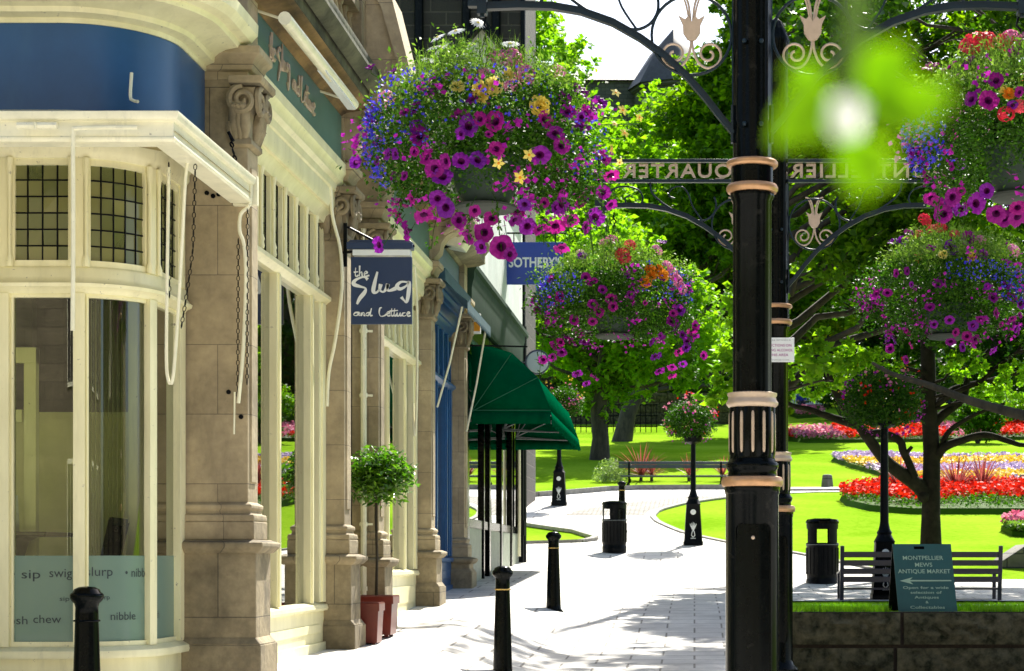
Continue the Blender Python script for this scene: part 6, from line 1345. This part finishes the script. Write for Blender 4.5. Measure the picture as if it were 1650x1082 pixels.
# white bench with a seated person, and a second person nearer
def seated(label, x, y, z, top, legs, turn=0):
    t = thing('person', label, 'person', (x, y, z)); c, s = math.cos(turn), math.sin(turn)
    def rot(v): return Vector((x+v[0]*c-v[1]*s, y+v[0]*s+v[1]*c, z+v[2]))
    def skin_mesh(name, vs, es, rad, m, parent=t):
        me = bpy.data.meshes.new(name); me.from_pydata([tuple(rot(v)-WL[parent.name]) for v in vs], es, []); o = bpy.data.objects.new(name, me); link(o, parent, WL[parent.name])
        md = o.modifiers.new('skin', 'SKIN'); 
        for i, r in enumerate(rad): me.skin_vertices[0].data[i].radius = (r[0], r[1]) if isinstance(r, tuple) else (r, r)
        me.skin_vertices[0].data[0].use_root = True
        o.modifiers.new('sub', 'SUBSURF').levels = 2; o.modifiers['sub'].render_levels = 2; me.materials.append(m); return o
    # body: pelvis, spine, neck, head, arms resting on the thighs, legs bent over the seat
    V = [(0,.0,.50),(0,.03,.70),(0,.04,.92),(0,.03,1.02),(0,.0,1.10),(0,-.015,1.20),(0,0,1.28),
         (-.18,.03,.94),(-.24,.0,.70),(-.20,-.22,.62),(-.15,-.32,.60),(.18,.03,.94),(.24,.0,.70),(.20,-.22,.62),(.15,-.32,.60),
         (-.10,-.05,.50),(-.13,-.44,.49),(-.13,-.46,.10),(-.13,-.58,.04),(.10,-.05,.50),(.13,-.44,.49),(.13,-.46,.10),(.13,-.58,.04)]
    E = [(0,1),(1,2),(2,3),(3,4),(4,5),(5,6),(2,7),(7,8),(8,9),(9,10),(2,11),(11,12),(12,13),(13,14),(0,15),(15,16),(16,17),(17,18),(0,19),(19,20),(20,21),(21,22)]
    Rr = [(.16,.12),(.14,.11),(.15,.11),.06,.07,.095,.07,.07,.05,.04,.035,.07,.05,.04,.035,.09,.07,.05,.04,.09,.07,.05,.04]
    skin_mesh('body', V, E, Rr, skin)
    skin_mesh('jumper', [V[i] for i in (0,1,2,7,8,9,11,12,13)], [(0,1),(1,2),(2,3),(3,4),(4,5),(2,6),(6,7),(7,8)], [(.18,.14),(.17,.135),(.175,.13),.09,.07,.055,.09,.07,.055], top)
    skin_mesh('trousers', [V[i] for i in (0,15,16,17,19,20,21)], [(0,1),(1,2),(2,3),(0,4),(4,5),(5,6)], [(.19,.15),.11,.09,.07,.11,.09,.07], legs)
    skin_mesh('hair', [(0,.02,1.20),(0,.015,1.27),(0,.01,1.31)], [(0,1),(1,2)], [.105,.095,.05], darkwd)
    mb = MB(); 
    for sx_ in (-.035,.035): p = rot((sx_,-.098,1.20)); mb.lathe(p, [(0,-.008),(.010,0),(0,.008)], 6)
    p = rot((0,-.115,1.17)); mb.lathe(p, [(0,-.02),(.015,-.012),(.008,.02),(0,.025)], 6); p = rot((0,-.09,1.135)); mb.lathe(p, [(0,-.006),(.022,0),(0,.006)], 6); obj('face_features', mb, mat('dark_skin_tone', (.25,.12,.08), .6), t)
    return t
wb = mat('white_bench_paint', (.70,.74,.72), .5, 0, .05, 6)
D = 104.0; x_ = PX(1296,D); z_ = G(x_, D); b = thing('white_bench', 'small white slatted bench far off under the trees', 'bench', (x_, D, z_))
for k in range(16): mb = MB().cbox(x_-1.0+.13*k, D+.25, z_+.72, .07, .03, .50); obj('back_slat', mb, wb, b)
mb = MB(); mb.cbox(x_, D+.25, z_+1.0, 2.2, .06, .09); mb.cbox(x_, D, z_+.45, 2.2, .5, .05); obj('seat', mb, wb, b)
for sx_ in (-1.05, 1.05):
    for sy_ in (-.2, .25): mb = MB().cbox(x_+sx_, D+sy_, z_+.22, .07, .07, .44); obj('leg', mb, wb, b)
    mb = MB().cbox(x_+sx_, D, z_+.68, .07, .5, .05); obj('armrest', mb, wb, b)
ctop = mat('blue_jumper', (.01,.03,.25), .8, 0, .1, 9); leg_m = mat('dark_trousers', (.02,.02,.03), .8, 0, .1, 9)
seated('person in a blue top sitting on the far white bench', PX(1291,D), D-.05, z_, ctop, leg_m)
D = 108; x_ = PX(1531,D); z_ = G(x_, D); 
b = thing('garden_bench', 'dark garden bench among the shrubs behind the tree branches', 'bench', (x_, D, z_)); mb = MB(); mb.cbox(x_,D+.02,z_+.44,1.6,.45,.05); mb.cbox(x_,D+.24,z_+.75,1.6,.05,.35); obj('seat', mb, darkwd, b)
for sx_ in (-.75,.75): mb = MB(); mb.cbox(x_+sx_,D,z_+.2,.07,.45,.48); obj('leg', mb, darkwd, b)
seated('person in navy sitting behind the branches right of the tree trunk', x_, D-.05, z_, mat('navy_jumper', (.01,.012,.05), .8, 0, .1, 9), leg_m)

# ------------------------------------------------------------------ trees
# slender tree behind the slatted bench, its limbs traced at their own distance
D = 33.0
def q(px, py, dy=0): return (PX(px,D), D+dy, PZ(py,D))
def extra(mb, rr):
    T = lambda pts, r: mb.tube(smooth(pts, 4), [r[0]+(r[1]-r[0])*i/((len(pts)-1)*4) for i in range((len(pts)-1)*4+1)], 9)
    T([q(1494,800),q(1478,782,-.05),q(1448,762,-.2),q(1425,745,-.3),q(1398,712,-.4),q(1377,685,-.5),q(1350,650,-.6),q(1330,610,-.7),q(1312,560,-.8)], (.15,.045))
    T([q(1377,688,-.5),q(1355,682,-.5),q(1330,675,-.6),q(1300,665,-.7),q(1272,659,-.8),q(1240,640,-.9)], (.085,.03))
    T([q(1392,705,-.4),q(1415,700,-.35),q(1446,712,-.3),q(1452,728,-.3),q(1462,748,-.25),q(1472,770,-.2)], (.075,.07))
    T([q(1446,712,-.3),q(1440,703,-.32)], (.07,.04)); T([q(1455,735,-.3),q(1466,722,-.35)], (.05,.03))
    T([q(1370,680,-.5),q(1352,640,-.4),q(1340,590,-.3),q(1332,540,-.2)], (.05,.02)); T([q(1358,665,-.5),q(1330,620,-.6),q(1322,600,-.6)], (.045,.02))
    T([q(1507,740),q(1520,722,-.1),q(1545,712,-.2),q(1583,703,-.3),q(1620,714,-.4),q(1645,720,-.4),q(1700,715,-.5)], (.09,.03))
    T([q(1512,735),q(1525,700,-.1),q(1550,680,-.1),q(1580,665,-.1),q(1620,650,0)], (.06,.02))
    T([q(1500,690),q(1520,668,.1),q(1555,640,.2),q(1565,605,.3),q(1600,560,.4)], (.10,.04)); T([q(1500,680),q(1470,660,.2),q(1440,620,.3),q(1400,590,.3)], (.09,.05)); T([q(1500,660),q(1540,625,.3),q(1600,610,.4),q(1690,585,.5)], (.07,.03))
    mb.lathe((PX(1487,D),D-.1,PZ(802,D)), [(.0,-.12),(.10,-.05),(.11,.03),(.04,.12)], 8)
zb_ = G(PX(1497,D), D)-.05; cl = []
rg = np.random.default_rng(77)
for i in range(34):
    px = rg.uniform(1290, 1760); py = rg.uniform(-120, 600) ; k = rg.uniform(.55, .95)
    if py > 430: k *= .75
    cl.append((PX(px,D), D+rg.uniform(-1.6,2.4), PZ(py,D), k*1.15, k, k*.8))
make_tree('slender dark trunked tree with low spreading limbs behind the slatted bench', (PX(1500,D), D, zb_), .165, 2.6, cl, 30000, .14, lf_dark, 61, 'park trees', bmat=barkl, extra=extra, top=(PX(1492,D), D+.3, 9.5), updir=.4, low=([(PX(a,D-.5),D-.5,PZ(b,D-.5),.45,.4,.3) for a,b in ((1300,585),(1335,570),(1362,600),(1310,625),(1395,575),(1430,600),(1620,610),(1600,640),(1560,590))], 2600, .13, lf_lime))  # lime low leaves: sunlit look put into the colour, against the dark crown
# shade tree whose trunk stands beyond the pillar
cl = ball_clumps((3.5, 29.8, 6.8), (2.2, 2.1, 4.0), 30, .95, 5, zlow=3.2)
lowb = [(.75,28.9,3.0,.6,.6,.4),(.5,28.9,2.5,.5,.5,.3),(.9,28.8,3.8,.7,.7,.5),(1.9,29.0,3.1,.7,.6,.4),(2.6,29.2,2.8,.6,.6,.4)]
make_tree('leafy tree rising behind the two iron pillars, its low boughs lit from behind', (PX(1222,29.6), 29.6, G(1,29.6)-.05), .24, 2.4, cl, 34000, .16, lf_tree, 62, 'park trees', top=(1.0, 29.8, 10.2), low=(lowb, 2200, .17, lf_lime))  # low boughs take the lime leaf, their backlight put into the colour
# shade tree standing beyond the right edge
cl = ball_clumps((7.2, 25.5, 8.2), (5.9, 4.2, 5.2), 50, 1.1, 6, zlow=4.0) + [(.9,28.4,10.4,.9,.8,.6),(2.0,28.8,11,.9,.8,.6),(1.4,27.8,11.6,.8,.8,.5),(2.8,28.2,10.2,.9,.8,.6),(3.2,29,11.4,.8,.8,.5),(.1,28.8,11.2,.6,.6,.4)]
def extra2(mb, rr):
    dd = 24.5; qq = lambda px, py, dy=0: (PX(px,dd), dd+dy, PZ(py,dd)); pts = smooth([(8.0,26,.9),qq(1800,720),qq(1700,682),qq(1630,665),qq(1560,645),qq(1500,622),qq(1440,604),qq(1405,585)], 4); mb.tube(pts, [.11-.09*i/(len(pts)-1) for i in range(len(pts))], 8)
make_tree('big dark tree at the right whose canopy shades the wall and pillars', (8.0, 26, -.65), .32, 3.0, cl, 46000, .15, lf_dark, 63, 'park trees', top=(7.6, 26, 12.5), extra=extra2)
# trees on the lawn to the left
def park(label, px, py, D, r, c, rad, n, leaves, size, m, seed, cs=1.6, zlow=None, top=None):
    x_ = PX(px, D); z_ = G(x_, D)-.1; return make_tree(label, (x_, D, z_), r, z_+2.4, ball_clumps(c, rad, n, cs, seed, zlow), leaves, size, m, seed, 'park trees', top=top or (x_+.3, D+.3, c[2]+rad[2]*.7))
park('straight trunked tree on the lawn behind the post under the awning tip', 966, 735, 65, .30, (-3.2, 66, 9.0), (4.6, 3.5, 3.9), 34, 30000, .26, lf_lime, 71, 1.3, zlow=5.2)
park('paler trunked tree just right of the one on the lawn', 1001, 705, 80, .36, (3.2, 84, 15.8), (4.8, 4, 9.6), 80, 76000, .38, lf_tree, 72, 1.6, zlow=7.0, top=(2.5, 84.5, 17))
park('sunlit lime green tree rising behind the dark stone house', 880, 700, 96, .4, (-7.8, 97, 17.5), (3.2, 4, 10.5), 44, 30000, .36, lf_lime, 73, 1.9, zlow=9)
park('tall open crowned tree at the top left of the trees', 870, 690, 120, .5, (-11.5, 121, 27), (3.5, 5, 10), 30, 20000, .42, lf_lime, 74, 2.0, zlow=12)
bgt = [(1000,112,2.0,24,(5,4,6.5),lf_lime,'sunlit tree below the stone turret'),(1090,108,-1,21,(6,4,6),lf_lime,'broad pale tree in the gap left of the pillar'),(1180,118,5,24,(7,5,10),lf_tree,'tall tree hidden behind the pillars'),(1300,112,9,22,(8,5,10),lf_dark,'dark tree behind the white bench'),
       (1450,116,14,22,(8,5,11),lf_dark,'dark tree behind the post flower basket'),(1600,110,20,21,(8,5,11),lf_dark,'dark tree above the mixed border'),(1760,112,27,22,(9,5,12),lf_tree,'farthest right background tree'),(780,118,-15,22,(7,5,10),lf_tree,'background tree seen through the cafe windows'),(940,130,-9,20,(7,5,9),lf_tree,'dim background tree behind the low wall')]
for i, (px, D, cx_, cz_, rad, m, lb) in enumerate(bgt):
    cc = PX(px, D); park(lb, px, 0, D, .4, (cc, D, cz_-2), rad, 34, 15000, .42, m, 80+i, 2.3, zlow=10.5)
# far wood and low shrubbery closing the view
rg = np.random.default_rng(90); n = 60000; X = rg.uniform(-60, 90, n); Y = rg.uniform(128, 150, n); Hh = 8+3*np.sin(X*.21)+2*np.sin(X*.53+1); Z = np.array([interp(MID, y) for y in Y])+rg.random(n)**.7*Hh
tag(obj('far_wood', leaf_quads(np.c_[X,Y,Z], .75, rg, .5), lf_dark), 'dark far-off wood closing the view behind the garden', 'wood', kind='stuff')
def shrub(label, x, y, rx, rz, n, sz, m, seed):
    z = G(x, y); t = thing('shrub', label, 'shrub', (x, y, z), 'garden shrubs'); rg = np.random.default_rng(seed); k = in_ball(9, rg, .4); k[:,2] = abs(k[:,2])*.7
    cl = [(x+a[0]*rx*.7, y+a[1]*rx*.6, z+rz*.45+a[2]*rz*.5, rx*.5, rx*.5, rz*.4) for a in k]; obj('foliage', leaf_quads(crown_pts(cl, n, rg), sz, rg, .6), m, t)
    mb = MB(); rr = random.Random(seed)
    for c in cl: mb.tube([(x,y,z-.1),((x+c[0])/2,(y+c[1])/2,z+rz*.3),c[:3]], [.04,.03,.01], 5)
    obj('stem', mb, bark, t)
for i, (px, D, rx, rz, m, lb) in enumerate(((1360,95,2.6,2.6,lf_dark,'dark shrub left of the post flower basket'),(1620,88,2.4,2.2,lf_lime,'lime shrub at the right edge of the upper lawn'),(1575,78,1.6,2.0,lf_shrub,'rounded shrub beside the navy dressed person'),(1480,98,3.0,2.8,lf_dark,'dark shrub behind the tree trunk'),
        (1250,112,3,3,lf_shrub,'shrub behind the white bench'),(1330,113,3,3,lf_dark,'dark shrub right of the white bench'),(1050,96,3,2.6,lf_dark,'dark shrub above the low garden wall'),(900,98,3.4,3,lf_dark,'dark shrub behind the railing'),(1130,98,3,3,lf_dark,'dark shrub near the pillars above the lawn'),(1190,100,3,2.5,lf_dark,'low dark shrub hidden by the pillar'),(1420,112,3,3,lf_shrub,'far shrub between the two dark trees'),(1700,95,3,3,lf_shrub,'shrub past the right edge'))):
    shrub(lb, PX(px,D), D, rx, rz, 3500, .20, m, 100+i)
# fallen petals and leaves on the paving
